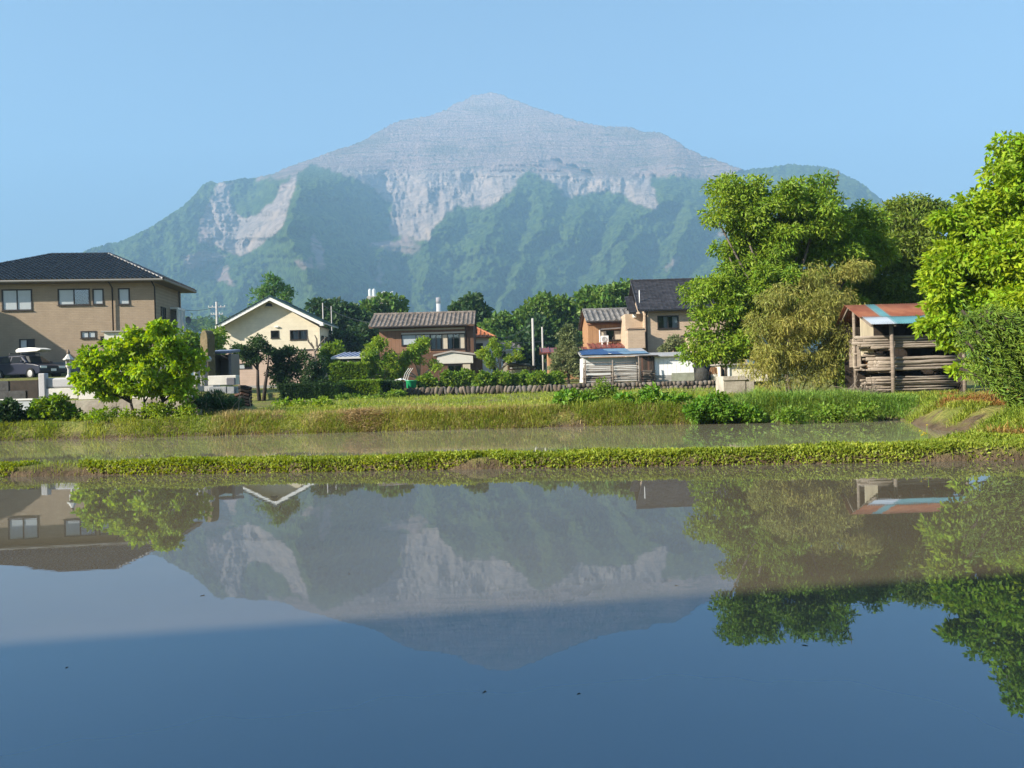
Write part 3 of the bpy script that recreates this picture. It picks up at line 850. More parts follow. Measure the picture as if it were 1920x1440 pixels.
H.sidewall(W, .15, DEP, 0, ze, M_CREAM, [(1.0, 1.9, 3.35, 4.55), (2.6, 3.5, 3.35, 4.55)]); H.sidewall(.15, .15, DEP, 0, ze, M_CREAM); H.wall(0, W, 0, ze, [], DEP, M_CREAM, top=(xp, zp))
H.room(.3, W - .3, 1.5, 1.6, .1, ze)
H.window(r1, panes=1); H.window(r2, panes=2, curtain=[(0.18, .45), (.62, 1.0)]); H.window(r3, panes=2, glass=('frost', 'clear'), sill=False)
for (a, b_, c0, d0) in ((1.0, 1.9, 3.35, 4.55), (2.6, 3.5, 3.35, 4.55)):
    o = H.build(MB().box(W-.03, W+.05, a-.06, a, c0, d0).box(W-.03, W+.05, b_, b_+.06, c0, d0).box(W-.03, W+.05, a-.06, b_+.06, d0, d0+.06).box(W-.03, W+.05, a-.06, b_+.06, c0-.06, c0), 'window', M_DKBROWN)
    MB().box(W-.06, W-.05, a, b_, c0, d0).build('pane', M_GLASS, o)
# round-headed gable vent
xc, zc = H.pt(504.5, 573); ra = .36
pts = [(xc + ra*math.cos(t_), -.03, zc - .12 + ra*1.15*math.sin(t_)) for t_ in np.linspace(0, math.pi, 9)]
o = H.build(MB().prism(pts, (0, .028, 0)), 'gable_vent', M_BLACKMETAL)
mb = MB().tube([(p[0]*1.0 + (p[0]-xc)*.12, -.04, p[2] + .02) for p in pts] + [(pts[0][0] + .04, -.04, pts[0][2] - .03)], .05, 6); mb.build('vent_surround', M_CREAM, o)
x_, z_ = H.pt(518, 613); H.build(MB().box(x_-.12, x_+.25, -.16, -.003, z_-.06, z_+.06), 'vent_hood', M_WHITE, bevel=.02)
# roof: ridge runs back, eaves to the sides
ov = .9; y0, y1 = -ov, DEP + .8
xl, zle = H.pt(406, 613, -ov); xr_, zre = H.pt(604, 604, -ov); xpk, zpk = H.pt(505, 556.5, -ov)
sl = (zpk - zre) / (xr_ - xpk); zle = zpk - sl * (xpk - xl)
tk = .13
mb = MB()
mb.prism([(xl, y0, zle), (xpk, y0, zpk), (xpk, y0, zpk-tk), (xl, y0, zle-tk)], (0, y1-y0, 0)); mb.prism([(xpk, y0, zpk), (xr_, y0, zre), (xr_, y0, zre-tk), (xpk, y0, zpk-tk)], (0, y1-y0, 0))
rf = H.build(mb, 'roof', mat('roof_board_white', (.62, .62, .6), .7))
gl = Vector((xpk-xr_, 0, zpk-zre)); tl_ = Vector((xpk-xl, 0, zpk-zle))
tiles_obj(H, 'roof_tiles', [((xr_, y0, zre), (0, 1, 0), gl, (sl, 0, 1), lambda t: (0, y1-y0), gl.length), ((xl, y1, zle), (0, -1, 0), tl_, (-sl, 0, 1), lambda t: (0, y1-y0), tl_.length)], M_GREENTILE, rf, tw=.32, tl=.42, amp=.035, lip=.05)
cap_line(H, [(xpk, y0, zpk+.05), (xpk, y1, zpk+.05)], .12, M_GREENTILE, parent=rf)
cap_line(H, [(xl, y0, zle+.05), (xpk, y0, zpk+.05), (xr_, y0, zre+.05)], .09, M_GREENTILE, 'verge_tile', rf, .4)
for (a, za), (b_, zb) in (((xl, zle), (xpk, zpk)), ((xpk, zpk), (xr_, zre))):
    MB().prism([(a, y0-.05, za+.02), (b_, y0-.05, zb+.02), (b_, y0-.05, zb-.34), (a, y0-.05, za-.34)], (0, .047, 0)).build('barge_board', M_WHITE, rf)
MB().box(xr_-.22, xr_+.1, y0-.08, y0+.35, zre-.34, zre-.02).build('eave_return', M_WHITE, rf); MB().box(xl-.1, xl+.3, y0-.08, y0+.35, zle-.34, zle-.02).build('eave_return', M_WHITE, rf)
[MB().tube([(q, y0, w-.1), (q, y1, w-.1)], .07, 8).build('gutter', mat('gutter_pale', (.5, .5, .48), .5), rf) for q, w in ((xr_+.07, zre), (xl-.07, zle))]
H.pipe([(W + .1, -.12, ze-.1), (W + .1, -.12, .1)], material=M_CREAM); H.pipe([(-.1, -.12, ze-.1), (-.1, -.12, .1)], material=M_CREAM)
H.build(MB().box(-.1, W + .1, -.1, DEP + .1, -.6, 0.0), 'footing', mat('concrete', (.36, .35, .33), .9, .25, 2))

# ---------------------------------------------------------------- brown timber house with grey ribbed tile roof
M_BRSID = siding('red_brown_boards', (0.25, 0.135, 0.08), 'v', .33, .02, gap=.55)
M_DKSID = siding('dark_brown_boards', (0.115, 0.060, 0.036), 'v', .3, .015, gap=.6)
M_GREYTILE = mat('grey_clay_tile', (0.235, 0.195, 0.165), 0.7, 0.35, 3, island=.28)
H = House('house', 'red-brown timber house with long grey ribbed tile roof', 'house', 713, 0, 64.0, 0.4, 1.25)
W = H.pt(888, 640)[0]; DEP = 5.0
ze = H.pt(790, 611, -.7)[1]; yr = 2.2; x0r, zr = H.pt(712, 591, yr); x1r = H.pt(891, 588, yr)[0]
xs = H.pt(872, 640)[0]
a = H.rect(753, 627, 807, 647); b2 = H.rect(807, 626, 872, 655)
zf = H.pt(800, 661)[1]
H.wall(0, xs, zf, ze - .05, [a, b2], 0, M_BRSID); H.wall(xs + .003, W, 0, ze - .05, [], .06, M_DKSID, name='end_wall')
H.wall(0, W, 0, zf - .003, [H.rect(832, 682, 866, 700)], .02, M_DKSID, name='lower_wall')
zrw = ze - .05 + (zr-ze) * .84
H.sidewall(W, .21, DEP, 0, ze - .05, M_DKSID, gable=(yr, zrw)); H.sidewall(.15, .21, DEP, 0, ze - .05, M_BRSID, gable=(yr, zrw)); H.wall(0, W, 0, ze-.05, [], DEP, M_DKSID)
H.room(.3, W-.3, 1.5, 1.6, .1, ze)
H.build(MB().box(.02, xs, -.09, -.003, *[H.pt(790, q)[1] for q in (619, 616)]), 'fascia', mat('pale_fascia', (.46, .43, .38), .7))
x0w, x1w, z0w, z1w = H.rect(753, 623, 872, 626)
H.build(MB().box(x0w, x1w, -.14, -.003, z0w, z1w), 'window_hood', mat('pale_fascia', (.46, .43, .38), .7))
H.window(a, panes=2, glass=('frost', 'clear'))
o = H.window(b2, panes=6, glass=('clear', 'clear', M_SHUT, 'clear', 'clear', M_SHUT), curtain=[(.0, .3), (.5, .62)])
gable_roof_x(H, x0r - .45, x1r, -.7, DEP + .7, yr, ze, zr, M_GREYTILE, M_DKSID, tw=.36, tl=.34, amp=.085, capr=.14)
H.build(MB().tube([(0.0-.4, -.78, ze-.05), (xs+.2, -.78, ze-.05)], .065, 8), 'gutter', M_DKBROWN)
H.pipe([(xs+.06, -.7, ze-.1), (xs+.06, -.08, ze-.5), (xs+.06, -.08, .1)])
# entrance porch roof with shallow gable
py = -1.6
xq0, zq0 = H.pt(812, 665, py); xq1, zq1 = H.pt(898, 663, py); xqm, zqm = H.pt(846, 657, py)
mb = MB().prism([(xq0, py, zq0), (xqm, py, zqm), (xq1, py, zq1), (xq1, py, zq1-.14), (xqm, py, zqm-.14), (xq0, py, zq0-.14)], (0, 1.57, 0))
o = H.build(mb, 'porch_roof', mat('porch_zinc', (.36, .33, .30), .6, .2, 3))
MB().prism([(xq0+.3, py+.12, zq0-.16), (xqm, py+.12, zqm-.16), (xq1-.5, py+.12, zq1-.16), (xq1-.5, py+.12, zq1-.75), (xq0+.3, py+.12, zq0-.75)], (0, .1, 0)).build('gable_panel', mat('pale_plaster', (.56, .54, .48), .8, .1, 2), o)
zpl = H.pt(850, 671, py)[1]
xw0, xw1 = H.pt(826, 690, py)[0], H.pt(884, 690, py)[0]
rp_ = H.rect(868, 683, 882, 706, py+.25)
H.wall(xw0, xw1, 0, zpl, [H.rect(840, 684, 866, 706, py+.25)], py+.25, M_DKSID, name='porch_wall')
H.build(MB().box(rp_[0], rp_[1], py+.18, py+.247, .1, rp_[3]), 'storm_shutter', M_SHUT)
H.build(MB().box(xw0, xw1, py+.1, py+.247, *[H.pt(850, q, py)[1] for q in (681.5, 679.5)]), 'window_hood', mat('pale_fascia', (.46, .43, .38), .7))
x7 = H.pt(905, 690, -.4)[0]
H.wall(xw1+.003, x7, 0, zpl, [], -.4, M_DKSID, name='wing_wall')
H.window(H.rect(840, 684, 866, 706, py+.25), y=py+.25, panes=2, sill=False)

# ---------------------------------------------------------------- white house with orange tiles behind it, and a paler one further along
M_ORTILE = mat('orange_tile', (0.44, 0.16, 0.065), 0.6, 0.3, 3, island=.25)
H = House('house', 'white house with orange tiled hip roof behind the brown house', 'house', 884, 0, 70.0, 0, 1.4)
W = H.pt(926, 640)[0]; ze = H.pt(905, 633, -.5)[1]; DEP = 5
xk, zr = H.pt(893, 615, 2.0); xk = max(xk, .5)
rw = H.rect(888, 644, 905, 655)
H.wall(-3, W-.3, 0, ze, [rw], 0, M_WHITE); H.sidewall(W-.3, .15, DEP, 0, ze, M_WHITE); H.wall(-3, W-.3, 0, ze, [], DEP, M_WHITE); H.sidewall(-2.85, .15, DEP, 0, ze, M_WHITE)
H.window(rw, panes=1); H.room(-2.6, W-.6, 1.4, 1.5, .1, ze)
e0_, e1_ = -3.6, H.pt(930, 631, -.5)[0]
mb = MB(); cA = [(e0_, -.5, ze), (e1_, -.5, ze), (e1_, DEP+.5, ze), (e0_, DEP+.5, ze)]; rA, rB = (e0_+2, 2.0, zr), (xk, 2.0, zr)
mb.poly([cA[0], cA[1], rB, rA]); mb.poly([cA[1], cA[2], rB]); mb.poly([cA[2], cA[3], rA, rB]); mb.poly([cA[3], cA[0], rA]); mb.poly(cA[::-1])
rf = H.build(mb, 'roof', M_ORTILE)
fl2 = Vector((0, 2.5, zr-ze))
tiles_obj(H, 'roof_tiles', [((e0_, -.5, ze), (1, 0, 0), fl2, (0, -(zr-ze), 2.5), lambda t: (t/fl2.length*2, (e1_-e0_) - t/fl2.length*(e1_-xk)), fl2.length)], M_ORTILE, rf, tw=.36, tl=.36, amp=.08, lip=.04)
cap_line(H, [rA, rB, cA[1]], .12, M_ORTILE, parent=rf)
H = House('house', 'small white gabled house half hidden behind the garden tree', 'house', 930, 0, 74.0, 0, 1.5)
W = H.pt(966, 660)[0]; ze = H.pt(950, 655, -.4)[1]; zr = H.pt(950, 645, 1.6)[1]
rw = H.rect(938, 660, 948, 672)
H.wall(0, W, 0, ze, [rw], 0, M_WHITE); H.sidewall(W, .15, 4, 0, ze, M_WHITE, gable=(1.8, zr-.25)); H.sidewall(.15, .15, 4, 0, ze, M_WHITE, gable=(1.8, zr-.25)); H.wall(0, W, 0, ze, [], 4, M_WHITE)
H.window(rw, panes=1); H.room(.3, W-.3, 1.2, 1.3, .1, ze)
gable_roof_x(H, -.4, W+.4, -.5, 4.4, 1.8, ze, zr, mat('grey_slate', (.20, .19, .19), .6, .3, 3, island=.2), M_WHITE, tw=.36, tl=.34, amp=.05, capr=.1)

# ---------------------------------------------------------------- low garden store with white panes beside the pole
H = House('garden_store', 'low garden store with dark sloping roof and row of white panes', 'shed', 944, 0, 54.5, 0, 1.1)
W = H.pt(994, 690)[0]; zt_ = H.pt(975, 682)[1]
r = H.rect(952, 686, 990, 692.5)
H.wall(0, W, 0, zt_, [r], 0, mat('weathered_plaster', (.40, .37, .28), .9, .2, 2)); H.sidewall(W, .15, 2, 0, zt_, M_DKSID); H.sidewall(.15, .15, 2, 0, zt_, M_DKSID)
H.window(r, panes=4, frame=M_DKSID, glass=(M_WHITE,), sill=False)
xa, za = H.pt(942, 677, -.6); xb, zb = H.pt(1004, 686, -.6)
H.build(MB().prism([(xa, -.6, za), (xb, -.6, zb), (xb, -.6, zb-.1), (xa, -.6, za-.1)], (0, 3.0, 0)), 'roof', mat('black_sheet_roof', (.06, .055, .05), .6, .3, 3))
H.build(MB().box(W+.05, W+.3, -.05, .2, 0, zb-.15), 'post', M_DKSID)

# ---------------------------------------------------------------- timber house with grey tiles (left of the slate-roofed one)
M_ORSID = siding('orange_brown_boards', (0.36, 0.20, 0.10), 'v', .33, .02, gap=.55)
M_GREYTILE2 = mat('silver_grey_tile', (0.21, 0.20, 0.19), 0.65, 0.35, 3, island=.28)
H = House('house', 'orange-brown timber house with silver-grey tiles and air conditioner', 'house', 1105, 0, 59.5, 0.0, 1.25)
W = H.pt(1200, 640)[0]; ze = H.pt(1140, 602, -.7)[1]; yr = 2.0; xq, zr = H.pt(1100, 583, yr); DEP = 4.6
r1 = H.rect(1124, 619, 1178, 638); zf = H.pt(1140, 645)[1]
H.wall(0, W, 0, ze-.05, [r1], 0, M_ORSID); H.sidewall(.15, .15, DEP, 0, ze-.05, M_ORSID, gable=(yr, ze-.05+(zr-ze)*.84)); H.sidewall(W, .15, DEP, 0, ze-.05, M_ORSID, gable=(yr, ze-.05+(zr-ze)*.84)); H.wall(0, W, 0, ze-.05, [], DEP, M_ORSID)
H.room(.3, W-.3, 1.2, 1.3, .1, ze)
H.window(r1, panes=4, glass=(M_SHUT, 'clear', M_SHUT, M_SHUT), sill=True)
H.build(MB().box(-.05, W, -.08, -.003, *[H.pt(1140, q)[1] for q in (608.5, 606)]), 'fascia', mat('rust_fascia', (.24, .12, .08), .7))
gable_roof_x(H, xq-.3, W+.3, -.7, DEP+.7, yr, ze, zr, M_GREYTILE2, M_DKSID, tw=.42, tl=.36, amp=.10, capr=.15)
H.build(MB().tube([(xq-.3, -.78, ze-.05), (W, -.78, ze-.05)], .06, 8), 'gutter', M_DKBROWN)
xh0, zh0 = H.pt(1125, 619); xh1, zh1 = H.pt(1164, 615); H.build(MB().tube([(xh0-.05, -.2, H.pt(1125, 642)[1]), (xh0-.05, -.2, zh0), (xh0+.1, -.25, zh0+.05), (xh1, -.25, zh1)], .05, 8), 'awning_rail', M_WHITE)
# red metal lower roof with raised seams
xa, za = H.pt(1107, 652, -2.2); xb, zb = H.pt(1184, 652, -2.2); zc = H.pt(1140, 643.5, 0)[1]
o = H.build(MB().prism([(xa, -2.2, za), (xa, -.003, zc), (xa, -.003, zc-.08), (xa, -2.2, za-.08)], (xb-xa, 0, 0)), 'lower_roof', mat('dark_red_metal', (.20, .055, .045), .45, .25, 2, spec=.5))
mb = MB()
for k in range(9):
    x = xa + (xb-xa)*k/8.0; mb.prism([(x-.03, -2.22, za), (x-.03, -.003, zc), (x-.03, -.003, zc+.07), (x-.03, -2.22, za+.07)], (.06, 0, 0))
mb.build('roof_seam', mat('dark_red_metal', (.20, .055, .045), .45), o)
H.wall(.05, W, 0, za-.1, [], -2.0, M_ORSID, name='lower_wall')
r = H.rect(1127, 629.5, 1141, 643, -.7)
ac = thing('air_conditioner', H.o + Vector((r[0], -.75, r[2])), 'white air conditioner unit standing on the red metal roof', 'air conditioner')
w_, h_ = r[1]-r[0], r[3]-r[2]
MB().box(0, w_, 0, .3, .05, h_).build('casing', M_WHITE, ac, bevel=.015)
MB().lathe([(.0, 0), (h_*.36, 0), (h_*.36, .02), (.0, .02)], seg=20).build('fan_grille', mat('fan_dark', (.16, .16, .16), .6), ac)
g = ac.children[-1]; g.rotation_euler = (R(90), 0, 0); g.location = (w_*.42, -.003, h_*.52)
mb = MB()
for q in range(4): mb.tube([(h_*.36*(.3+.2*q)*math.cos(t_), h_*.36*(.3+.2*q)*math.sin(t_), .03) for t_ in np.linspace(0, 2*math.pi, 17)], .01, 4)
o = mb.build('guard_ring', M_WHITE, ac); o.rotation_euler = (R(90), 0, 0); o.location = (w_*.42, -.003, h_*.52)
[MB().box(q, q+.07, .02, .28, -.25, .047).build('foot', M_WHITE, ac) for q in (.05, w_-.12)]
# outhouse with dark red roof beside the pole
H = House('outhouse', 'small board outhouse with dark red roof behind the pale-leaved tree', 'shed', 1029, 0, 60.0, 0, 1.25)
W = H.pt(1100, 680)[0]; za = H.pt(1040, 660, -.6)[1]; zc = H.pt(1030, 652, 1.2)[1]
H.wall(0, W, 0, za-.02, [], 0, M_ORSID); H.sidewall(.15, .15, 2.6, 0, za-.02, M_ORSID, gable=(1.3, zc-.12)); H.sidewall(W, .15, 2.6, 0, za-.02, M_ORSID, gable=(1.3, zc-.12))
mb = MB().prism([(-.6, -.6, za), (-.6, 1.2, zc), (-.6, 1.2, zc-.08), (-.6, -.6, za-.08)], (W+1.0, 0, 0)).prism([(-.6, 1.2, zc), (-.6, 3.0, za), (-.6, 3.0, za-.08), (-.6, 1.2, zc-.08)], (W+1.0, 0, 0))
o = H.build(mb, 'roof', mat('dark_red_metal', (.20, .055, .045), .45))
mb = MB()
for k in range(7):
    x = -.6 + (W+1.0)*k/6.0; mb.prism([(x-.03, -.62, za), (x-.03, 1.2, zc), (x-.03, 1.2, zc+.07), (x-.03, -.62, za+.07)], (.06, 0, 0))
mb.build('roof_seam', mat('dark_red_metal', (.20, .055, .045), .45), o)

# ---------------------------------------------------------------- tan house with dark slate roof
M_TAN2 = siding('tan_panel_siding', (0.50, 0.38, 0.27), 'brick', gap=.82)
M_SLATE = mat('charcoal_slate', (0.042, 0.040, 0.046), 0.55, 0.3, 3, island=.3)
H = House('house', 'tan house with steep charcoal slate roof beside the walnut tree', 'house', 1211, 0, 56.0, 0.0, 1.25)
W = 7.4; DEP = 5.0
ze = H.pt(1240, 580, -.6)[1]; yr = 2.5; x0r, zr = H.pt(1199, 527, yr); x0e = H.pt(1194, 580, -.6)[0]
r1 = H.rect(1233, 592, 1272, 616)
H.wall(0, W, 0, ze-.05, [r1], 0, M_TAN2); H.sidewall(.15, .15, DEP, 0, ze-.05, M_TAN2, gable=(yr, zr-.35)); H.sidewall(W, .15, DEP, 0, ze-.05, M_TAN2, gable=(yr, zr-.35)); H.wall(0, W, 0, ze-.05, [], DEP, M_TAN2)
H.room(.3, W-.3, 1.4, 1.5, .1, ze); H.window(r1, panes=2, curtain=[(.3, .5), (.72, .98)])
gable_roof_x(H, x0e+.1, W+.6, -.6, DEP+.6, yr, ze, zr, M_SLATE, M_BLACKMETAL, tw=.3, tl=.2, amp=.02, lip=.025, prof='flat', capr=.08)
H.build(MB().tube([(x0e+.1, -.68, ze-.06), (W+.6, -.68, ze-.06)], .07, 8), 'gutter', M_BLACKMETAL)
# stair block with its lower roof
xs0, zs0 = H.pt(1180, 586, .2)
ys = .9
H.wall(-1.25, -.003, 0, zs0-.05, [], ys, M_TAN2, name='stair_wall'); H.sidewall(-1.1, ys+.15, DEP-.5, 0, zs0-.05, M_TAN2, name='stair_wall')
zs1 = H.pt(1186, 556, 2.4)[1]
mb = MB().prism([(xs0, .2, zs0), (xs0, 2.4, zs1), (xs0, 2.4, zs1-.12), (xs0, .2, zs0-.12)], (x0e+.09-xs0, 0, 0))
o = H.build(mb, 'lower_roof', M_BLACKMETAL)
g2 = Vector((0, 2.2, zs1-zs0)); tiles_obj(H, 'roof_tiles', [((xs0, .2, zs0), (1, 0, 0), g2, (0, -(zs1-zs0), 2.2), lambda t: (0, x0e+.09-xs0), g2.length)], M_SLATE, o, tw=.3, tl=.2, amp=.02, lip=.025, prof='flat')
# balcony
bx0, bz1 = H.pt(1177, 619, -.75); bx1, bz0 = H.pt(1210, 652, -.75)
H.build(MB().box(bx0, bx1, -.75, .85, bz0, bz1), 'balcony', M_TAN2)
o = H.build(MB().box(bx0-.03, bx1+.03, -.79, -.6, bz1+.003, bz1+.06), 'balcony_coping', M_BLACKMETAL)
zr1 = H.pt(1200, 615, -.75)[1]
H.build(MB().tube([(bx0+.1, -.7, bz1+.06), (bx0+.1, -.7, zr1)], .025, 6).tube([(bx1-.05, -.7, bz1+.06), (bx1-.05, -.7, zr1)], .025, 6).tube([(bx0+.1, -.7, zr1), (bx1-.05, -.7, zr1)], .025, 6), 'balcony_rail', M_DKBROWN)
H.pipe([(.12, -.6, ze-.1), (.12, -.1, ze-.4), (.12, -.1, 1.5), (-.5, -.1, 1.15), (-1.2, -.1, .9)], .06)
H.pipe([(-.3, .1, zs0+.3), (-.3, .1, zs0+1.6)], .03, M_WHITE, 'vent_mast'); xv, zv = H.pt(1190, 591, .7); H.build(MB().box(xv-.12, xv+.12, .6, .89, zv-.18, zv+.18), 'light_box', M_WHITE, bevel=.03)

# ================================================================ WOOD SHED
M_OLDWOOD = mat('weathered_grey_wood', (0.25, 0.205, 0.165), .9, .4, 4, stretch=(.3, .3, 3), bump=.4)
M_LOG = mat('grey_log_bark', (0.40, 0.345, 0.28), .9, color2=(.22, .18, .145), scale=3.0, stretch=(.5, 4, 4), bump=.5, bscale=14)
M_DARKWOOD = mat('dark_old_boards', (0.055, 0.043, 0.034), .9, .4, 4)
M_RUST = mat('rusted_sheet', (0.17, 0.052, 0.030), .85, color2=(.27, .11, .06), scale=2.2, bump=.2)
M_TEAL = mat('faded_teal_sheet', (0.10, 0.26, 0.30), .55, .25, 2.5, spec=.4)
M_BLUEGREY = mat('blue_grey_sheet', (0.40, 0.46, 0.53), .5, .2, 2.5, spec=.4)
M_CUT = mat('pale_cream_boards', (0.70, 0.62, 0.46), .8, .2, 3, stretch=(4, 4, .5))
H = House('wood_shed', 'open wood shed with rusty and teal corrugated roof by the water', 'shed', 1640, 0, 23.3, 1.0, 0.36)
def corrugated(house, name, p0, p1, p2, p3, m, parent, pitch=.076, amp=.009, th_=.004):
    """corrugated sheet: p0,p1 lower edge, p3,p2 upper edge (local points)"""
    p0, p1, p2, p3 = map(Vector, (p0, p1, p2, p3))
    n = max(4, int((p1-p0).length / pitch * 4)); nrm = (p1-p0).cross(p3-p0).normalized()
    mb = MB()
    for k, (a, b_) in enumerate(((p0, p1), (p3, p2))):
        for i in range(n+1): mb.v.append(tuple(a.lerp(b_, i/n) + nrm * amp * math.sin(i * math.pi/2)))
    for i in range(n): mb.f.append((i, i+1, n+2+i, n+1+i))
    o = mb.build(name, m, parent, smooth=True)
    s = o.modifiers.new('thick', 'SOLIDIFY'); s.thickness = th_
    return o
yr_ = 1.15
xl0, ze = H.pt(1634, 608, -.35); xl1, _ = H.pt(1815, 605, -.35)
xt0, zr = H.pt(1616, 572, yr_); xt1 = xl1 + .1
zf = lambda y: ze + (zr-ze) * (y+.35) / (yr_+.35)
ym = .22
rf = H.build(MB().box(xl0+.05, xl1, yr_-.05, yr_+.05, zr-.16, zr-.04).box(xl0+.05, xl1, -.02, .06, zf(.02)-.15, zf(.02)-.05), 'roof_beam', M_OLDWOOD)
def sheet(xa, xb, ya, yb, m, lift=0.0):
    corrugated(H, 'roof_sheet', (xa, ya, zf(ya)+lift), (xb, ya, zf(ya)+lift), (xb, yb, zf(yb)+lift), (xa, yb, zf(yb)+lift), m, rf)
xs_ = [xl0-.12, xl0+.55, xl0+.86, xl0+1.05, xl0+1.75, xl0+2.45, xl1+.1]
for a, b_, m in zip(xs_[:-1], xs_[1:], (M_RUST, M_TEAL, M_RUST, M_RUST, M_RUST, M_RUST)):
    sheet(a, b_+.04, ym-.05, yr_, m, .012)
for a, b_, m in ((xl0, xl0+.78, M_BLUEGREY), (xl0+.74, xl0+1.9, M_TEAL), (xl0+1.86, xl1+.08, M_TEAL)):
    sheet(a, b_, -.35, ym+.02, m)
# rear slope, rafters
zb_ = lambda y: zr - (y-yr_) * .78
for k in range(3):
    a, b_ = xl0-.12 + k*(xl1-xl0+.2)/3, xl0-.12 + (k+1)*(xl1-xl0+.2)/3
    corrugated(H, 'roof_sheet', (b_, 2.5, zb_(2.5)), (a, 2.5, zb_(2.5)), (a, yr_, zr+.004), (b_, yr_, zr+.004), M_RUST, rf)
for x in np.linspace(xl0, xl1-.05, 5):
    MB().prism([(x, -.3, zf(-.3)-.03), (x, yr_, zr-.03), (x, yr_, zr-.10), (x, -.3, zf(-.3)-.10)], (.05, 0, 0)).build('rafter', M_OLDWOOD, rf)
    MB().prism([(x, yr_, zr-.03), (x, 2.4, zb_(2.4)-.03), (x, 2.4, zb_(2.4)-.10), (x, yr_, zr-.10)], (.05, 0, 0)).build('rafter', M_OLDWOOD, rf)
# posts
px1 = H.pt(1674, 700, -.05)[0]; px2 = H.pt(1808, 700, -.05)[0]
for x, r_ in ((px1, .062), (px2, .055)):
    H.build(MB().tube([(x, -.05, -.15), (x+.01, -.05, 1.0), (x, -.02, zf(0)-.12)], [r_, r_*.95, r_*.9], 9), 'post', M_OLDWOOD, smooth=True)
for x in (xl0+.05, px2): H.build(MB().tube([(x, 2.3, -.15), (x, 2.3, 2.0)], .05, 8), 'post', M_OLDWOOD, smooth=True)
H.build(MB().tube([(xl0+.08, .95, -.1), (xl0+.08, .95, zf(.95)-.1)], .05, 8), 'post', M_OLDWOOD, smooth=True)
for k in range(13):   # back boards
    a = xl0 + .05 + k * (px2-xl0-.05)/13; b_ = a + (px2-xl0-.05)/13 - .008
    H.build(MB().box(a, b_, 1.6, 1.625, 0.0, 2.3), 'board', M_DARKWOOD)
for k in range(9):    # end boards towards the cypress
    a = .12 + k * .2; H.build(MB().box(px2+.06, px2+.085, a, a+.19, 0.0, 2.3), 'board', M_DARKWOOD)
# cream boards on the near gable end
zt0 = zf(.1) - .2
for k in range(7):
    a = xl0 + .13 + k*.058; H.build(MB().box(a, a+.054, .62, .64, 1.35, zf(.55)-.06), 'gable_board', M_CUT)
for k in range(3):
    a = .66 + k*.26; H.build(MB().box(xl0+.12, xl0+.14, a, a+.25, 1.0, 1.9), 'gable_board', M_CUT if k == 1 else M_OLDWOOD)
# rails that carry each tier
tz = [(H.pt(1700, 745, .1)[1]-.0, H.pt(1700, 708, .1)[1]), (H.pt(1700, 694, .1)[1], H.pt(1700, 662, .1)[1]), (H.pt(1700, 652, .1)[1], H.pt(1700, 628, .1)[1])]
for z0, z1 in tz:
    for x in (px1, px2):
        H.build(MB().tube([(x+.02, -.02, z0-.04), (x+.02, 2.15, z0-.04)], .03, 6), 'rail', M_OLDWOOD)
rr = random.Random(12)
def log(parent_h, x0, x1, y, z, r, name, label, cat, group, m=M_LOG, bend=.03):
    n = 7; pts, rad = [], []
    s1, s2 = rr.uniform(-bend, bend)*.6, rr.uniform(-bend, bend)*.6
    for i in range(n):
        f = i/(n-1); pts.append(Vector((x0+(x1-x0)*f, y + s1*math.sin(f*3.1)*1.2, z + s2*math.sin(f*math.pi*rr.choice((1, 1, 2)))*.6)))
        rad.append(r * (1.08 - .3*f) * rr.uniform(.93, 1.07))
    mw = Matrix.Translation(parent_h.o) @ Matrix.Rotation(parent_h.a, 4, 'Z')
    o = MB().tube([p - pts[0] for p in pts], rad, 8).build(name, m, None, smooth=True)
    o.matrix_world = mw @ Matrix.Translation(pts[0])
    return tag(o, label, cat, group)
ORD = ('first', 'second', 'third', 'fourth', 'fifth', 'sixth', 'seventh', 'eighth', 'ninth')
ROW = ('front row', 'middle row', 'back row')
TG = 'weathered logs stacked in the wood shed'
xe = px2 + .02
tier_lab = ('thin pole in the lowest tier of the wood shed', 'thick log in the middle tier of the wood shed', 'grey log in the top tier of the wood shed')
z0 = tz[0][0]
for layer in range(9):
    for k in range(3):
        log(H, xl0 + rr.uniform(.05, .45), xe + rr.uniform(-.5, .1), .1 + k*.17 + rr.uniform(-.05, .05), z0 + .03 + layer*(tz[0][1]-tz[0][0])/8.2 + rr.uniform(-.012, .012), rr.uniform(.018, .036), 'log', tier_lab[0] + ', %s from below, %s' % (ORD[layer], ROW[k]), 'log', TG)
z0 = tz[1][0]
for layer, r_ in enumerate((.05, .045, .068, .05)):
    for k in range(3):
        log(H, xl0 + rr.uniform(.15, .42), xe + rr.uniform(-.2, .05), .14 + k*.19, z0 + .03 + sum((.05, .045, .068, .05)[:layer])*1.95 + r_*.5, r_, 'log', tier_lab[1] + ', %s from below, %s' % (ORD[layer], ROW[k]), 'log', TG, bend=.05)
z0 = tz[2][0]
for layer in range(5):
    for k in range(3):
        log(H, xl0 + rr.uniform(-.22, .2) + (0.05 if layer < 2 else -.05), xe + rr.uniform(-.2, .05), .13 + k*.17, z0 + .035 + layer*.078 + rr.uniform(-.02, .02), rr.uniform(.024, .046), 'log', tier_lab[2] + ', %s from below, %s' % (ORD[layer], ROW[k]), 'log', TG, bend=.04)
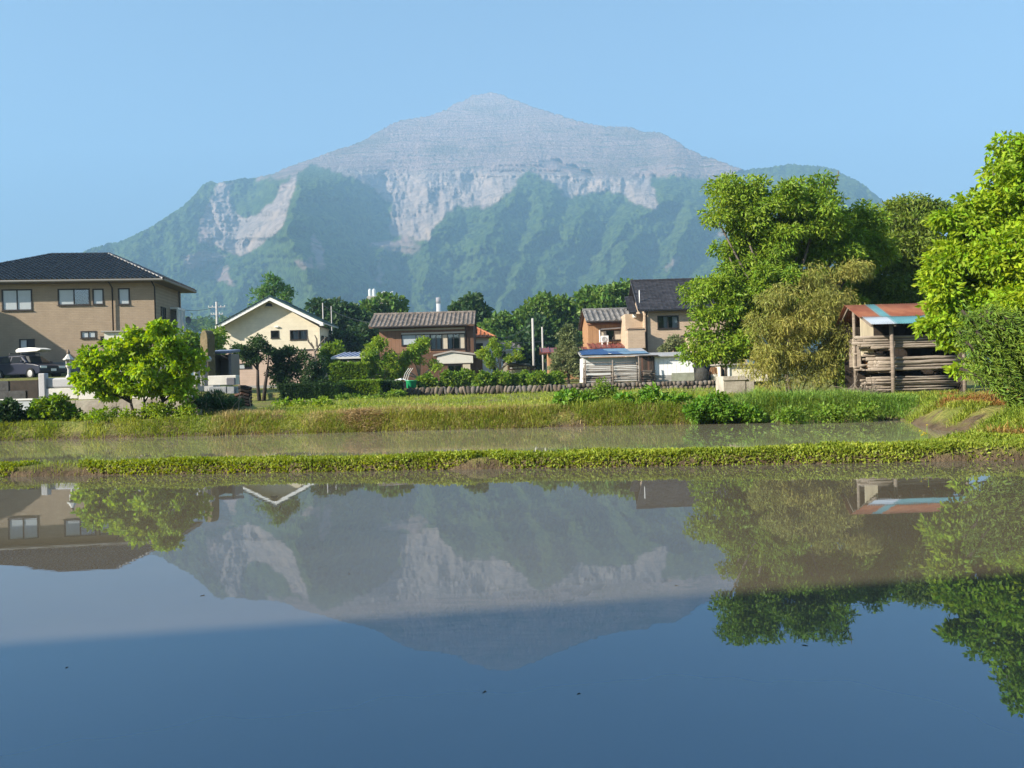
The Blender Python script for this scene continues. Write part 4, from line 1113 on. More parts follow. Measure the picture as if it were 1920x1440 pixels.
# cut ends poking out behind the post
for i in range(34):
    zz = rr.choice([rr.uniform(tz[0][0], tz[0][1]), rr.uniform(tz[1][0], tz[1][1]), rr.uniform(tz[2][0], tz[2][1])]); q = rr.uniform(-.05, .25)
    log(H, xl0 + q, xl0 + q + rr.uniform(.5, .8), .5 + rr.uniform(0, .4), zz + .03, rr.uniform(.02, .035), 'log', 'short stick end poking out at the open side of the wood shed', 'log', TG)
x_, z_ = H.pt(1626, 735, .6)
tag(MB().prism([(0, 0, 0), (.25, .05, 0), (.3, .1, .35), (.12, .08, .42)], (.03, .35, 0)).build('sheet_scrap', M_RUST), 'rusty metal scrap leaning at the foot of the wood shed', 'scrap').matrix_world = Matrix.Translation(H.o + Vector((x_, .6, -.02)))
x_, z_ = H.pt(1606, 633, .7)
tag(MB().box(0, .55, 0, .3, 0, .015).build('tin_sheet', M_BLUEGREY), 'loose tin sheet sticking out over the top logs of the shed', 'sheet').matrix_world = Matrix.Translation(H.o + Vector((x_, .7, z_)))
x_, z_ = H.pt(1622, 672, .9)
mb = MB()
for k in range(26):
    a = rr.uniform(0, 6.28); mb.tube([(.02*math.cos(a), .02*math.sin(a), 0), (.09*math.cos(a), .09*math.sin(a), -.02), (.07*math.cos(a)+rr.uniform(-.05, .05), .09*math.sin(a), -.2 - rr.random()*.12)], .006, 4)
tag(mb.build('straw_rope', mat('orange_straw', (.48, .22, .06), .8, .3, 6)), 'bundle of orange straw rope hung at the side of the wood shed', 'rope').matrix_world = Matrix.Translation(H.o + Vector((x_, .85, z_)))

# ================================================================ POLE RACK AND BLUE-TARPED SHED
M_CORR = siding('white_corrugated', (0.62, 0.63, 0.62), 'v', .16, .02, gap=.78)
H = House('storage_shed', 'white corrugated storage shed under a blue tarp roof behind stacked poles', 'shed', 1094, 0, 49.6, 0.0, 1.0)
W = H.pt(1214, 690)[0]; zt_ = H.pt(1150, 670, 0)[1]
H.wall(0, W, 0, zt_, [], 0, M_CORR); H.sidewall(.1, .15, 2.6, 0, zt_, M_CORR); H.sidewall(W, .15, 2.6, 0, zt_, M_CORR)
xa, za = H.pt(1089, 668, -.5); xb, zb = H.pt(1220, 667, -.5); zc = H.pt(1150, 657, 1.6)[1]
rf = H.build(MB().prism([(xa, -.5, za), (xa, 2.8, zc+.15), (xa, 2.8, zc+.07), (xa, -.5, za-.08)], (xb-xa, 0, 0)), 'roof', mat('zinc_sheet', (.42, .42, .42), .5, .3, 3))
M_TARP = mat('blue_tarp', (0.025, 0.075, 0.20), .55, .3, 4, spec=.4); M_TARP2 = mat('pale_blue_sheet', (0.14, 0.25, 0.36), .55, .25, 4)
def rumpled(name, m, x0, x1, y0, y1, seed, parent, amp=.05):
    nx, ny = 22, 9
    X, Y = np.meshgrid(np.linspace(x0, x1, nx), np.linspace(y0, y1, ny))
    Z = za + (zc+.15-za) * (Y+.5)/3.3 + .03 + amp * fbm(X, Y*2, 2.2, seed, 3) + .012*seed % .03
    X = X + (fbm(X, Y, 1.5, seed+3, 2)-.5)*.2; Y = Y + (fbm(X, Y, 1.2, seed+5, 2)-.5)*.12
    new_obj(name, np_mesh(name, np.stack([X, Y, Z], -1), grid_faces(ny, nx), m, True), parent)
rumpled('tarp', M_TARP, xa+.1, xa+1.9, .7, 2.5, 1, rf); rumpled('tarp', M_TARP, xa+.05, xa+2.6, -.45, 1.0, 2, rf); rumpled('tarp', M_TARP2, xa+2.2, xb-.1, -.45, .9, 3, rf); rumpled('tarp', M_TARP2, xa+1.8, xa+3.3, .9, 2.4, 4, rf); rumpled('tarp', mat('white_tarp', (.68, .66, .62), .6), xa+1.8, xa+2.4, -.3, .25, 5, rf, .09)
for k in range(5):
    MB().box(0, rr.uniform(.6, 1.3), -.04, .04, 0, .05).build('weight_board', M_OLDWOOD, rf).matrix_world = Matrix.Translation(H.o + Vector((xa+.3+k*.75, rr.uniform(.5, 2.3), zc+.02+.1*rr.random()))) @ Matrix.Rotation(rr.uniform(-.15, .15), 4, 'Z')
PG = 'poles of the rack before the tarped shed'
H = House('pole_rack', 'rack of rough upright stakes holding stacked poles before the tarped shed', 'rack', 1098, 0, 47.6, 0.0, .92)
sx = [H.pt(q, 700)[0] for q in (1094, 1098, 1149, 1198)]
for i, x in enumerate(sx):
    zt_ = H.pt(1150, (690, 674, 675, 670)[i])[1]
    H.build(MB().tube([(x, -.06, -.1), (x+.03*rr.uniform(-1, 1), -.06, zt_*.5), (x, -.03, zt_)], [.05, .045, .04], 7), 'stake', M_OLDWOOD, smooth=True)
    if i: H.build(MB().tube([(x, .65, -.1), (x, .65, zt_*.8)], .045, 7), 'stake', M_OLDWOOD, smooth=True)
z0, z1 = H.pt(1150, 719)[1], H.pt(1150, 702)[1]
for layer in range(8):
    for seg_ in range(2):
        a, b_ = ((sx[1]-.1, sx[2]+.1), (sx[2]-.05, sx[3]+.15))[seg_]
        zz = max(.03, z0) + (z1-z0+.1*seg_) * layer/8.0
        log(H, a + rr.uniform(-.1, .1), b_ + rr.uniform(-.1, .1), .05 + rr.uniform(0, .25), zz, rr.uniform(.025, .04), 'pole', ('rough pole in the low pile at the tree end of the rack', 'rough pole in the low pile at the brown boards end of the rack')[seg_] + ', %s up' % ORD[layer], 'pole', PG, m=M_OLDWOOD, bend=.05)
for i, py in enumerate((680, 685, 688.5, 691.5, 694.5, 697.5)):
    zz = H.pt(1150, py)[1]
    log(H, sx[0] + rr.uniform(-.1, .2), sx[3] + rr.uniform(-.15, .2), .03 + .04*(i % 2), zz, rr.uniform(.025, .04), 'pole', ['topmost long pole across the rack before the white wall', 'second long pole from the top of the rack', 'third long pole from the top of the rack', 'fourth long pole from the top of the rack', 'fifth long pole from the top of the rack', 'lowest long pole of the rack above the heaped poles'][i], 'pole', PG, m=M_OLDWOOD, bend=.07)
H2 = House('board_hut', 'narrow dark board hut between the pole rack and the white storage', 'shed', 1203, 0, 48.2, 0, .95)
W = H2.pt(1226, 690)[0]; zt_ = H2.pt(1212, 668)[1]
for k in range(6):
    a = k*W/6; H2.build(MB().box(a, a+W/6-.012, 0, .03, 0, zt_), 'board', M_DARKWOOD if k % 3 else mat('red_brown_plank', (.13, .07, .05), .85, .3, 4))
H2.build(MB().box(0.01, W-.02, .04, 1.2, 0, zt_-.02), 'inner_frame', M_DARKWOOD); H2.build(MB().box(-.15, W+.25, -.3, 1.5, zt_+.003, zt_+.06), 'roof', M_DARKWOOD)
for k in range(7):
    log(H2, .05, W+.1, -.2 + rr.uniform(-.06, .06), .1 + k*.1, rr.uniform(.025, .04), 'pole', 'crooked branch stacked against the dark board hut, %s from the ground' % ORD[k], 'pole', 'branches against the board hut', m=M_OLDWOOD, bend=.05)
H = House('storage_shed', 'plain white panelled storage shed below the charcoal-roofed house', 'shed', 1228, 0, 48.4, 0, .95)
W = H.pt(1301, 690)[0]; zt_ = H.pt(1260, 667)[1]; zb_ = H.pt(1260, 703)[1]
nP = 9
for k in range(nP):
    a = k*W/nP; H.build(MB().box(a, a+W/nP-.012, 0, .04, zb_, zt_), 'panel', mat('bright_white_panel', (.80, .80, .80), .5, .05, 2))
H.build(MB().box(.01, W-.02, .05, 2.0, 0, zt_-.02), 'body', M_WHITE); H.build(MB().box(0, W*.42, -.02, .045, 0, zb_-.004), 'footing', mat('concrete', (.36, .35, .33), .9, .25, 2)); H.build(MB().box(W*.42+.01, W, -.05, .045, 0, zb_+.12), 'footing', mat('mossy_concrete', (.30, .31, .24), .9, .3, 3))
za = H.pt(1230, 664, -.3)[1]
H.build(MB().prism([(-.1, -.3, zt_+.02), (-.1, 2.2, zt_+.3), (-.1, 2.2, zt_+.24), (-.1, -.3, zt_-.04)], (W+.3, 0, 0)), 'roof', mat('zinc_sheet', (.42, .42, .42), .5))
# wall corner with a dark doorway, further along under the walnut
H = House('outbuilding', 'tan outbuilding with dark open doorway under the walnut tree', 'shed', 1301, 0, 50.5, 0, .95)
W = H.pt(1345, 690)[0]; zt_ = 3.0; dw = H.rect(1321, 664, 1343, 702); dw = (dw[0], dw[1], -.01, dw[3])
H.wall(0, W, 0, zt_, [(dw[0], dw[1], 0, dw[3])], 0, M_TAN2); H.sidewall(W, .15, 2.5, 0, zt_, M_TAN2); H.sidewall(.15, .15, 2.5, 0, zt_, M_TAN2); H.wall(0, W, 0, zt_, [], 2.5, M_DARKWOOD)
H.build(MB().box(-.2, W+.2, -.3, 2.8, zt_+.003, zt_+.1), 'roof', M_BLACKMETAL)
x_, z_ = H.pt(1313, 676); H.build(MB().box(x_-.12, x_+.12, -.2, -.003, z_-.14, z_+.14), 'meter_box', M_WHITE, bevel=.02)
H.build(MB().box(dw[0]+.03, dw[1]-.03, .6, .65, 0, dw[3]), 'door', mat('dark_navy_door', (.02, .025, .05), .6))
H = House('outbuilding', 'low cream rendered outbuilding half hidden by the bamboo', 'shed', 1350, 0, 47.0, 0, .8)
W = H.pt(1440, 690)[0]; zt_ = H.pt(1390, 684)[1]
M_REND = mat('cream_render', (.70, .64, .50), .85, .15, 1.5)
rw = H.rect(1352, 684, 1362, 703); rw = (rw[0], rw[1], .35, zt_-.05)
H.wall(0, W, 0, zt_, [rw], 0, M_REND); H.sidewall(W, .15, 2, 0, zt_, M_REND); H.sidewall(.15, .15, 2, 0, zt_, M_REND); H.window(rw, panes=1)
H.build(MB().box(-.15, W+.15, -.25, 2.2, zt_+.003, zt_+.09), 'roof', mat('zinc_edge', (.30, .28, .25), .6)); x_, z_ = H.pt(1366, 700); H.build(MB().box(x_-.05, x_+.05, -.08, -.003, 0, zt_-.02), 'downpipe', M_WHITE)

# ================================================================ STONE WALLS, GRAVES, CAR, POLES
# rubble wall below the garden: every stone its own piece
M_STONE = [mat('field_stone_%s' % n, c, .9, .35, 4, bump=.5) for n, c in (('brown', (.15, .115, .085)), ('grey', (.17, .15, .13)), ('tan', (.21, .17, .13)), ('dark', (.095, .078, .062)))]
def stone_mesh(seed):
    rg_ = np.random.default_rng(seed)
    v, f = [], []
    ns, nl = 8, 5
    for i in range(nl+1):
        a = math.pi*i/nl
        for k in range(ns):
            t_ = 2*math.pi*k/ns; r = (math.sin(a) + .02) ** .75 * rg_.uniform(.85, 1.1)
            v.append((r*math.cos(t_), r*math.sin(t_)*.9, -math.cos(a)*rg_.uniform(.95, 1.05)))
    for i in range(nl):
        for k in range(ns):
            k2 = (k+1) % ns; f.append((i*ns+k, i*ns+k2, (i+1)*ns+k2, (i+1)*ns+k))
    return np_mesh('stone', np.array(v)*.5, np.array(f), M_STONE[seed % 4], True)
SM = [stone_mesh(i) for i in range(12)]
def rubble_wall(label, x0, x1, d, y_top0, y_top1, hgt, rows, rnd, seed, lean):
    a, b_ = at(x0, 735, d), at(x1, 735, d)
    zt0, zt1 = at(x0, y_top0, d).z, at(x1, y_top1, d).z
    th = thing('stone_wall', ((a.x+b_.x)/2, d, gz(a.x, d-.4)), label, 'wall')
    o0 = Vector(th.location); L_ = b_.x - a.x
    core = MB().prism([(-L_/2, .12, -.2), (L_/2, .12, -.2), (L_/2, .12, zt1-o0.z-.06), (-L_/2, .12, zt0-o0.z-.06)], (0, .4, 0)); core.build('core', mat('wall_core_soil', (.06, .048, .036), .95, .4, 4), th)
    r_ = random.Random(seed)
    for row in range(rows):
        x = -L_/2
        while x < L_/2:
            w = r_.uniform(.22, .42) if not rnd else r_.uniform(.2, .36)
            hh = hgt / rows
            o = new_obj('stone', SM[r_.randrange(12)], th)
            zt = (zt0 + (zt1-zt0)*(x+L_/2)/L_) - o0.z
            o.location = (x + w/2, .04 + r_.uniform(-.04, .04), zt - hh*(row+.5) + r_.uniform(-.03, .03))
            o.scale = (w*1.08 if rnd else w*.95, .34, hh*r_.uniform(1.0, 1.3))
            o.rotation_euler = (r_.uniform(-.2, .2), (r_.uniform(.2, .6) if r_.random() < .7 else r_.uniform(-.5, -.1)) * lean, r_.uniform(-.3, .3))
            x += w * (.9 if rnd else .74)
rubble_wall('dry stone wall of slanted brown stones below the leafy bushes', 762, 1062, 46.8, 727.5, 721, .46, 1, False, 5, 1.0)
rubble_wall('stretch of stone wall with small stones before the pole rack', 1064, 1215, 46.6, 720, 717, .5, 2, False, 6, 1.0)
rubble_wall('stone wall of rounded cobbles below the white storage shed', 1217, 1352, 46.4, 716, 713, .55, 2, True, 7, .6)

# ------------------------------------------------------------ left: retaining walls and graves
M_CONC = mat('stained_concrete', (.40, .37, .31), .92, color2=(.24, .20, .17), scale=1.8, bump=.3)
M_GRAN = mat('grey_granite', (.42, .42, .43), .55, .15, 18, spec=.4)
M_GRAND = mat('dark_granite', (.16, .16, .18), .35, .2, 18, spec=.5)
M_PALE = mat('pale_stone', (.62, .60, .55), .8, .18, 3)
M_DKBLOCK = mat('charcoal_block', (.085, .085, .085), .9, .4, 3, bump=.3)  # plain charcoal grey, varied only by noise
def panel_thing(name, label, cat, x0, y0, x1, y1, d, thick, m, piece, parts=1, bevel=.01, zb=None, group=None, gap=.008):
    """upright slab or wall whose front fills the given photo rectangle at distance d, split into pieces along its length"""
    a, b_ = at(x0, (y0+y1)/2, d), at(x1, (y0+y1)/2, d)
    zt = (at(x0, y0, d).z + at(x1, y0, d).z)/2; zb_ = at((x0+x1)/2, y1, d).z if zb is None else zb
    th = thing(name, (a.x, d, zb_), label, cat, group)
    w = (b_.x-a.x)/parts
    for k in range(parts): MB().box(k*w, (k+1)*w-gap, 0, thick, 0, zt-zb_).build(piece, m, th, bevel=bevel)
    return th
panel_thing('retaining_wall', 'stained concrete retaining wall behind the maple', 'wall', 65, 749, 372, 785, 23.0, .3, M_CONC, 'wall_panel', 4, zb=.3)
panel_thing('low_wall', 'smooth pale blue-grey low wall with white edge by the weeds', 'wall', -60, 752, 63, 776, 22.7, .22, mat('pale_blue_render', (.46, .49, .52), .8, .12, 2), 'wall_panel', 1)
th = bpy.data.objects['low_wall']; MB().box(-.02, at(63, 760, 22.7).x-th.location.x+.02, -.03, .25, at(0, 752, 22.7).z-th.location.z+.003, at(0, 750, 22.7).z-th.location.z+.02).build('coping', M_WHITE, th)
# dark block terrace wall: blocks in courses
def block_wall(label, x0, x1, y0, y1, d, bw, bh, m, group=None, zb=None, var=None):
    a, b_ = at(x0, (y0+y1)/2, d), at(x1, (y0+y1)/2, d); zt = at((x0+x1)/2, y0, d).z; zb_ = at((x0+x1)/2, y1, d).z if zb is None else zb
    th = thing('block_wall', (a.x, d, zb_), label, 'wall', group)
    L_, Hh = b_.x-a.x, zt-zb_; rows = max(1, int(round(Hh/bh))); bh = Hh/rows
    me = MB().box(0, bw-.012, 0, .16, 0, bh-.012).mesh('block', m); me2 = MB().box(0, bw-.012, -.006, .15, 0, bh-.012).mesh('block', var or m)
    MB().box(0, L_, .03, .14, 0, Hh-.01).build('core', M_DARKWOOD, th)
    r_ = random.Random(int(x0)+99)
    for r in range(rows):
        x = -(r % 2)*bw/2
        while x < L_:
            if x >= -1e-6 and x+bw <= L_+.02:
                o = new_obj('block', me if r_.random() < .6 else me2, th); o.location = (x, r_.uniform(-.004, .004), r*bh)
            x += bw
block_wall('dark charcoal block wall below the parked car', -80, 70, 714, 752, 28.1, 1.25, .34, M_DKBLOCK)
block_wall('grey concrete block wall in front of the tan house', 58, 150, 679, 707, 47.6, .4, .3, mat('grey_block', (.27, .26, .25), .9, .3, 4), var=mat('light_grey_block', (.36, .35, .34), .9, .3, 4))
# grave plot
GP = 'stones of the grave plot'
def slab(label, x0, y0, x1, y1, d, thick, m, cat='stone', name='grave_slab', bevel=.02):
    a, b_ = at(x0, (y0+y1)/2, d), at(x1, (y0+y1)/2, d); zt, zb_ = at((x0+x1)/2, y0, d).z, at((x0+x1)/2, y1, d).z
    o = MB().box(0, b_.x-a.x, 0, thick, 0, zt-zb_).build(name, m, None, bevel=bevel); o.location = (a.x, d, zb_)
    return tag(o, label, cat, GP)
slab('square grey granite corner post of the grave plot', 72, 700, 84, 748.5, 23.2, .2, M_GRAN, name='stone_post', bevel=.02)
slab('chamfered grey granite slab on the grave plot kerb', 86, 708, 150, 727, 23.3, .3, M_GRAN, name='kerb_slab', bevel=.05)
slab('pale lower kerb stone of the grave plot beside the corner post', 84, 728, 146, 748, 23.25, .3, M_PALE, name='kerb_stone', bevel=.015)
slab('pale kerb stone seen through the maple stems', 147, 730, 262, 748, 23.25, .3, M_PALE, name='kerb_stone', bevel=.015)
slab('pale kerb stone between the maple and the stone post', 263, 728, 360, 747, 23.25, .3, M_PALE, name='kerb_stone', bevel=.015)
slab('upright grey gravestone hidden behind the maple crown', 236, 690, 262, 730, 24.6, .35, M_GRAN, name='gravestone')
slab('dark polished gravestone behind the maple', 290, 686, 312, 730, 24.8, .35, M_GRAND, name='gravestone')
# gate post with cap stone
p = at(377, 718, 23.6); zb0 = at(377, 724, 23.6).z
th = thing('stone_gate_post', (p.x, 23.6, zb0), 'grey granite post with wide cap stone beside the obelisk', 'post', GP)
zt_ = at(377, 678, 23.6).z - zb0; w1 = 11*23.6/FPX; w2 = 17*23.6/FPX
for sx_ in (-1, 1): MB().box(sx_*w1*.62-w1*.33, sx_*w1*.62+w1*.33, -.12, .12, 0, zt_).build('leg', M_GRAN if sx_ < 0 else M_GRAND, th, bevel=.01)
MB().box(-w1*.28, w1*.28, -.08, .1, 0, zt_-.01).build('infill', M_PALE, th)
MB().prism([(-w2*.9, -.2, zt_+.003), (w2*.9, -.2, zt_+.003), (w2, -.2, zt_+.07), (w2*.85, -.2, zt_+.16), (-w2*.85, -.2, zt_+.16), (-w2, -.2, zt_+.07)], (0, .4, 0)).build('cap', M_GRAN, th, bevel=.015)
# obelisk
p = at(391, 706, 25.6); zb0 = at(391, 706, 25.6).z; hh = at(391, 619, 25.6).z - zb0; wr = 10.0*25.6/FPX
th = thing('obelisk', (p.x, 25.6, zb0), 'tall mossy brown stone obelisk with round top among the graves', 'obelisk', GP)
prof = [(-wr, 0), (wr, 0), (wr*.98, hh*.8), (wr*.86, hh*.91), (wr*.5, hh*.975), (0, hh), (-wr*.55, hh*.97), (-wr*.9, hh*.9), (-wr*1.0, hh*.8)]
o = MB().prism([(x, -.16, z) for x, z in prof], (0, .32, 0)).build('shaft', mat('mossy_brown_stone', (.19, .145, .085), .95, color2=(.115, .10, .055), scale=2.5, bump=.6, bscale=12), th, bevel=.03)
o.rotation_euler = (0, 0, R(-28))
MB().box(-wr*1.5, wr*1.5, -.28, .28, -.5, 0).build('plinth', M_GRAN, th, bevel=.02)
# family grave behind: slabs with incised panels, and the dark altar niche
slab('pale stone kerb wall right of the obelisk', 388, 704, 443, 722, 24.4, .3, M_PALE, name='kerb_wall')
slab('dark square granite block on the grave kerb', 424, 708, 440, 722, 24.35, .1, M_GRAND, name='granite_block')
for i, (x0, x1) in enumerate(((392, 424), (426, 443))):
    slab(('long carved grey panel at the foot of the grave kerb', 'short carved grey panel at the end of the grave kerb')[i], x0, 725, x1, 738, 24.2, .2, mat('carved_granite', (.36, .38, .40), .8, color2=(.20, .22, .25), scale=6), name='carved_panel', bevel=.008)
th = thing('grave_niche', (at(421, 704, 26.2).x, 26.2, at(421, 704, 26.2).z), 'dark open grave niche with sloping blue-grey roof slab', 'shrine', GP)
w_, h_ = 19*26.2/FPX, at(421, 664, 26.2).z - at(421, 704, 26.2).z
MB().box(-w_, -w_*.75, -.3, .5, 0, h_).build('side_slab', M_GRAND, th); MB().box(w_*.75, w_, -.3, .5, 0, h_).build('side_slab', M_GRAND, th); MB().box(-w_*.74, w_*.74, .35, .5, 0, h_).build('back_slab', M_GRAND, th)
MB().prism([(-w_*1.05, -.4, h_+.003), (w_*1.05, -.4, h_+.003), (w_*1.05, .55, h_+.1), (-w_*1.05, .55, h_+.1)], (0, 0, .08)).build('roof_slab', mat('blue_grey_slab', (.16, .18, .26), .5, .2, 6), th)
# stone lantern
p = at(129.5, 708, 25.0); zb0 = p.z; hh = at(129.5, 655, 25).z - zb0; s = 25/FPX
th = thing('stone_lantern', (p.x, 25, zb0), 'pale carved stone lantern standing at the edge of the maple', 'lantern', GP)
M_LAN = mat('pale_carved_stone', (.60, .58, .54), .85, .2, 6)
MB().lathe([(5.5*s, -.25), (5.5*s, 0.02), (4.5*s, .05), (2.6*s, .1), (2.2*s, hh*.28), (2.8*s, hh*.33), (5*s, hh*.38), (5.5*s, hh*.42)], seg=12).build('pedestal', M_LAN, th)
MB().box(-3.6*s, 3.6*s, -3.6*s, -2.6*s, hh*.423, hh*.47).box(-3.6*s, -2.2*s, -3.6*s, 3.6*s, hh*.47, hh*.62).box(2.2*s, 3.6*s, -3.6*s, 3.6*s, hh*.47, hh*.62).box(-2.2*s, 2.2*s, 2.2*s, 3.6*s, hh*.423, hh*.62).build('fire_box', M_LAN, th)
MB().lathe([(9.5*s, hh*.62), (9.8*s, hh*.65), (7*s, hh*.70), (4*s, hh*.78), (2.4*s, hh*.83)], seg=8).build('cap', M_LAN, th)
MB().lathe([(1.6*s, hh*.83), (2.8*s, hh*.86), (3*s, hh*.90), (2*s, hh*.94), (.8*s, hh*1.0)], seg=10).build('finial', mat('brown_stone', (.22, .17, .13), .9), th)
# stacked dark timber beside the niche
th = thing('timber_stack', (at(458, 745, 27).x, 27, gz(at(458, 745, 27).x, 27)), 'dark stack of curved timber beside the grave niche', 'timber')
for k in range(6):
    for j in range(3):
        o = MB().tube([(-.22+j*.03, -.25+j*.18, .15+k*.12), (.0, -.28+j*.18, .22+k*.12), (.22, -.2+j*.18, .16+k*.115)], [.055, .058, .055], 7).build('timber', M_DARKWOOD if (k+j) % 3 else mat('red_brown_plank', (.13, .07, .05), .85), th)

# ------------------------------------------------------------ parked car with roof box
M_NAVY = mat('navy_car_paint', (.010, .013, .032), .3, .1, 2, spec=.35); M_SILV = mat('silver_car_paint', (.30, .31, .33), .3, .05, 2, spec=.7, metal=.4)
M_CGLASS = mat('dark_car_glass', (.012, .014, .018), .1, spec=.5); M_TYRE = mat('tyre_rubber', (.015, .015, .015), .9); M_RIM = mat('rim_alloy', (.45, .45, .46), .35, metal=.6)
fx = at(100, 700, 45.2)
car = thing('car', (fx.x, fx.y, 2.12), 'dark navy estate car with white roof box parked before the tan house', 'car', rz=R(-22))
# local: x runs to the front (0 = nose), width along y
def car_prism(prof, y0, y1, taper, name, m, bevel=.04):
    mb = MB(); n = len(prof); cx = sum(p[0] for p in prof)/n
    mb.v = [(x, y0 + taper*max(0, z-.85), z) for x, z in prof] + [(x, y1 - taper*max(0, z-.85), z) for x, z in prof]
    mb.f = [tuple(range(n)), tuple(range(2*n-1, n-1, -1))] + [(i, n+i, n+(i+1) % n, (i+1) % n) for i in range(n)]
    return mb.build(name, m, car, bevel=bevel)
car_prism([(0, .45), (-.02, .62), (-.08, .78), (-.5, .86), (-1.15, .93), (-2.0, .96), (-4.45, .95), (-4.55, .7), (-4.5, .4), (-4.2, .3), (-3.95, .3), (-3.8, .55), (-3.5, .63), (-3.2, .55), (-3.05, .3), (-1.2, .28), (-1.05, .55), (-.8, .63), (-.5, .55), (-.35, .3), (-.05, .32)], -.84, .84, 0, 'body', M_NAVY)
car_prism([(-1.1, .945), (-1.75, 1.38), (-2.1, 1.44), (-4.0, 1.42), (-4.45, .965)], -.78, .78, .28, 'cabin', M_NAVY, .05)
def pan(name, pts, m, inner=None):
    return MB().prism(pts, (0, .012, 0)).build(name, m, car)
for sy in (-1, 1):
    yb = lambda z: sy*(.785 - .28*(z-.85))
    for a in ([(-1.45, 1.0), (-1.85, 1.34), (-2.55, 1.36), (-2.6, 1.0)], [(-2.68, 1.0), (-2.65, 1.36), (-3.45, 1.35), (-3.5, 1.0)], [(-3.58, 1.0), (-3.55, 1.34), (-3.95, 1.33), (-4.25, 1.0)]):
        MB().poly([(x, yb(z)+sy*.008, z) for x, z in a]).build('side_window', M_CGLASS, car)
MB().poly([(-1.12, -.68, .975), (-1.12, .68, .975), (-1.70, .56, 1.36), (-1.70, -.56, 1.36)]).build('windscreen', M_CGLASS, car).location = (.03, 0, .02)
for x in (-.78, -3.5):
    for sy in (-1, 1):
        w = MB().lathe([(.02, -.1), (.31, -.1), (.33, -.06), (.33, .06), (.31, .1), (.02, .1)], seg=24).build('wheel', M_TYRE, car, smooth=False); w.rotation_euler = (R(90), 0, 0); w.location = (x, sy*.78, .33)
        MB().lathe([(.0, -.108), (.10, -.112), (.20, -.104), (.21, -.09)], seg=18).build('rim', M_RIM, w).rotation_euler = (0 if sy > 0 else math.pi, 0, 0) if False else (math.pi if sy < 0 else 0, 0, 0)
for sy in (-1, 1):
    MB().box(-.10, .0, sy*.58-.2, sy*.58+.2, .62, .76).build('headlight', mat('lamp_glass', (.7, .72, .74), .1, spec=.8), car, bevel=.02)
    MB().box(-1.45, -1.3, sy*.9-.08, sy*.9+.08, .98, 1.1).build('mirror', M_NAVY, car, bevel=.02)
MB().box(-.03, .012, -.36, .36, .62, .74).build('grille', M_BLACKMETAL, car); MB().box(-.0, .03, -.84, .84, .36, .52).build('bumper', M_BLACKMETAL, car, bevel=.02); MB().box(.033, .045, -.17, .17, .46, .6).build('number_plate', M_WHITE, car)
bx = MB()
prof = [(-.95, 1.78), (-1.05, 1.72), (-1.3, 1.66), (-3.1, 1.64), (-3.15, 1.8), (-2.9, 1.9), (-2.0, 1.92), (-1.4, 1.88)]
bx.prism([(x, -.05, z) for x, z in prof], (0, .75, 0)); bx.build('roof_box', mat('white_box', (.74, .73, .68), .4, .05, 2), car, bevel=.05)
for x in (-1.9, -2.9):
    MB().tube([(x, -.6, 1.43), (x, -.58, 1.56), (x, .58, 1.56), (x, .6, 1.43)], .022, 6).build('roof_bar', M_BLACKMETAL, car)

# ------------------------------------------------------------ carport, tub, rack with tarp, barrels
H = House('carport', 'small carport with glossy blue ribbed roof behind the hedge', 'carport', 632, 0, 56, 0, 1.2)
W = H.pt(690, 670)[0]; za = H.pt(655, 670, -.3)[1]; zc = H.pt(655, 661, 1.6)[1]
rf = H.build(MB().prism([(-.3, -.3, za), (.3, 1.6, zc), (.3, 1.6, zc-.05), (-.3, -.3, za-.05)], (W+.3, 0, 0)), 'roof', mat('blue_roof_sheet', (.05, .085, .30), .25, .2, 3, spec=.6))
for k in range(8):
    x = k*(W+.3)/7.0; MB().prism([(-.3+x-.03, -.32, za+.003), (.3+x-.03, 1.6, zc+.003), (.3+x-.03, 1.6, zc+.05), (-.3+x-.03, -.32, za+.05)], (.06, 0, 0)).build('roof_rib', mat('pale_rib', (.5, .52, .55), .4), rf)
MB().box(-.35, W, -.36, -.31, za-.1, za+.05).build('fascia', mat('gutter_pale', (.5, .5, .48), .5), rf)
for x in (.3, W-.4): H.build(MB().box(x, x+.1, 0, .1, 0, za-.06), 'post', M_DKBROWN)
H.build(MB().box(.6, W-.9, .9, 1.0, .9, za-.2), 'back_panel', M_PALE)
p = at(771.5, 726, 47.8); z0 = 1.0
tub = thing('garden_tub', (p.x, 47.8, z0-.05), 'bright green plastic tub behind the end of the stone wall', 'tub')
MB().lathe([(.24, 0), (.30, .05), (.33, .45), (.35, .46), (.35, .5), (.31, .5), (.29, .08), (.02, .06)], seg=20).build('bucket', mat('green_plastic', (.02, .36, .14), .4), tub, smooth=True); MB().tube([(.35*math.cos(t_), .35*math.sin(t_), .47) for t_ in np.linspace(0, 6.283, 21)], .018, 5).build('rim', mat('green_plastic', (.02, .36, .14), .4), tub)
p = at(752, 724, 48.4)
rk = thing('covered_rack', (p.x, 48.4, .95), 'black bin under crumpled white sheeting with bent hoops beside the tub', 'bin')
MB().box(-.05, .42, -.2, .25, 0, .42).build('bin', M_BLACKMETAL, rk, bevel=.02)
nx = 15; X, Y = np.meshgrid(np.linspace(-.45, .5, nx), np.linspace(-.35, .35, nx)); Z = .55 - .28*np.abs(X)*1.2 - .2*np.abs(Y) + .22*fbm(X, Y, 6, 3, 3)
new_obj('sheeting', np_mesh('sheeting', np.stack([X, Y, Z], -1), grid_faces(nx, nx), mat('white_tarp', (.68, .66, .62), .6)), rk)
for k in range(3):
    x = .1 + k*.13; MB().tube([(x, 0, .4), (x+.18, 0, .95), (x+.42, 0, 1.28)], .018, 6).build('hoop', mat('pale_hoop', (.62, .62, .60), .5), rk)
p = at(1316, 720, 47.6)
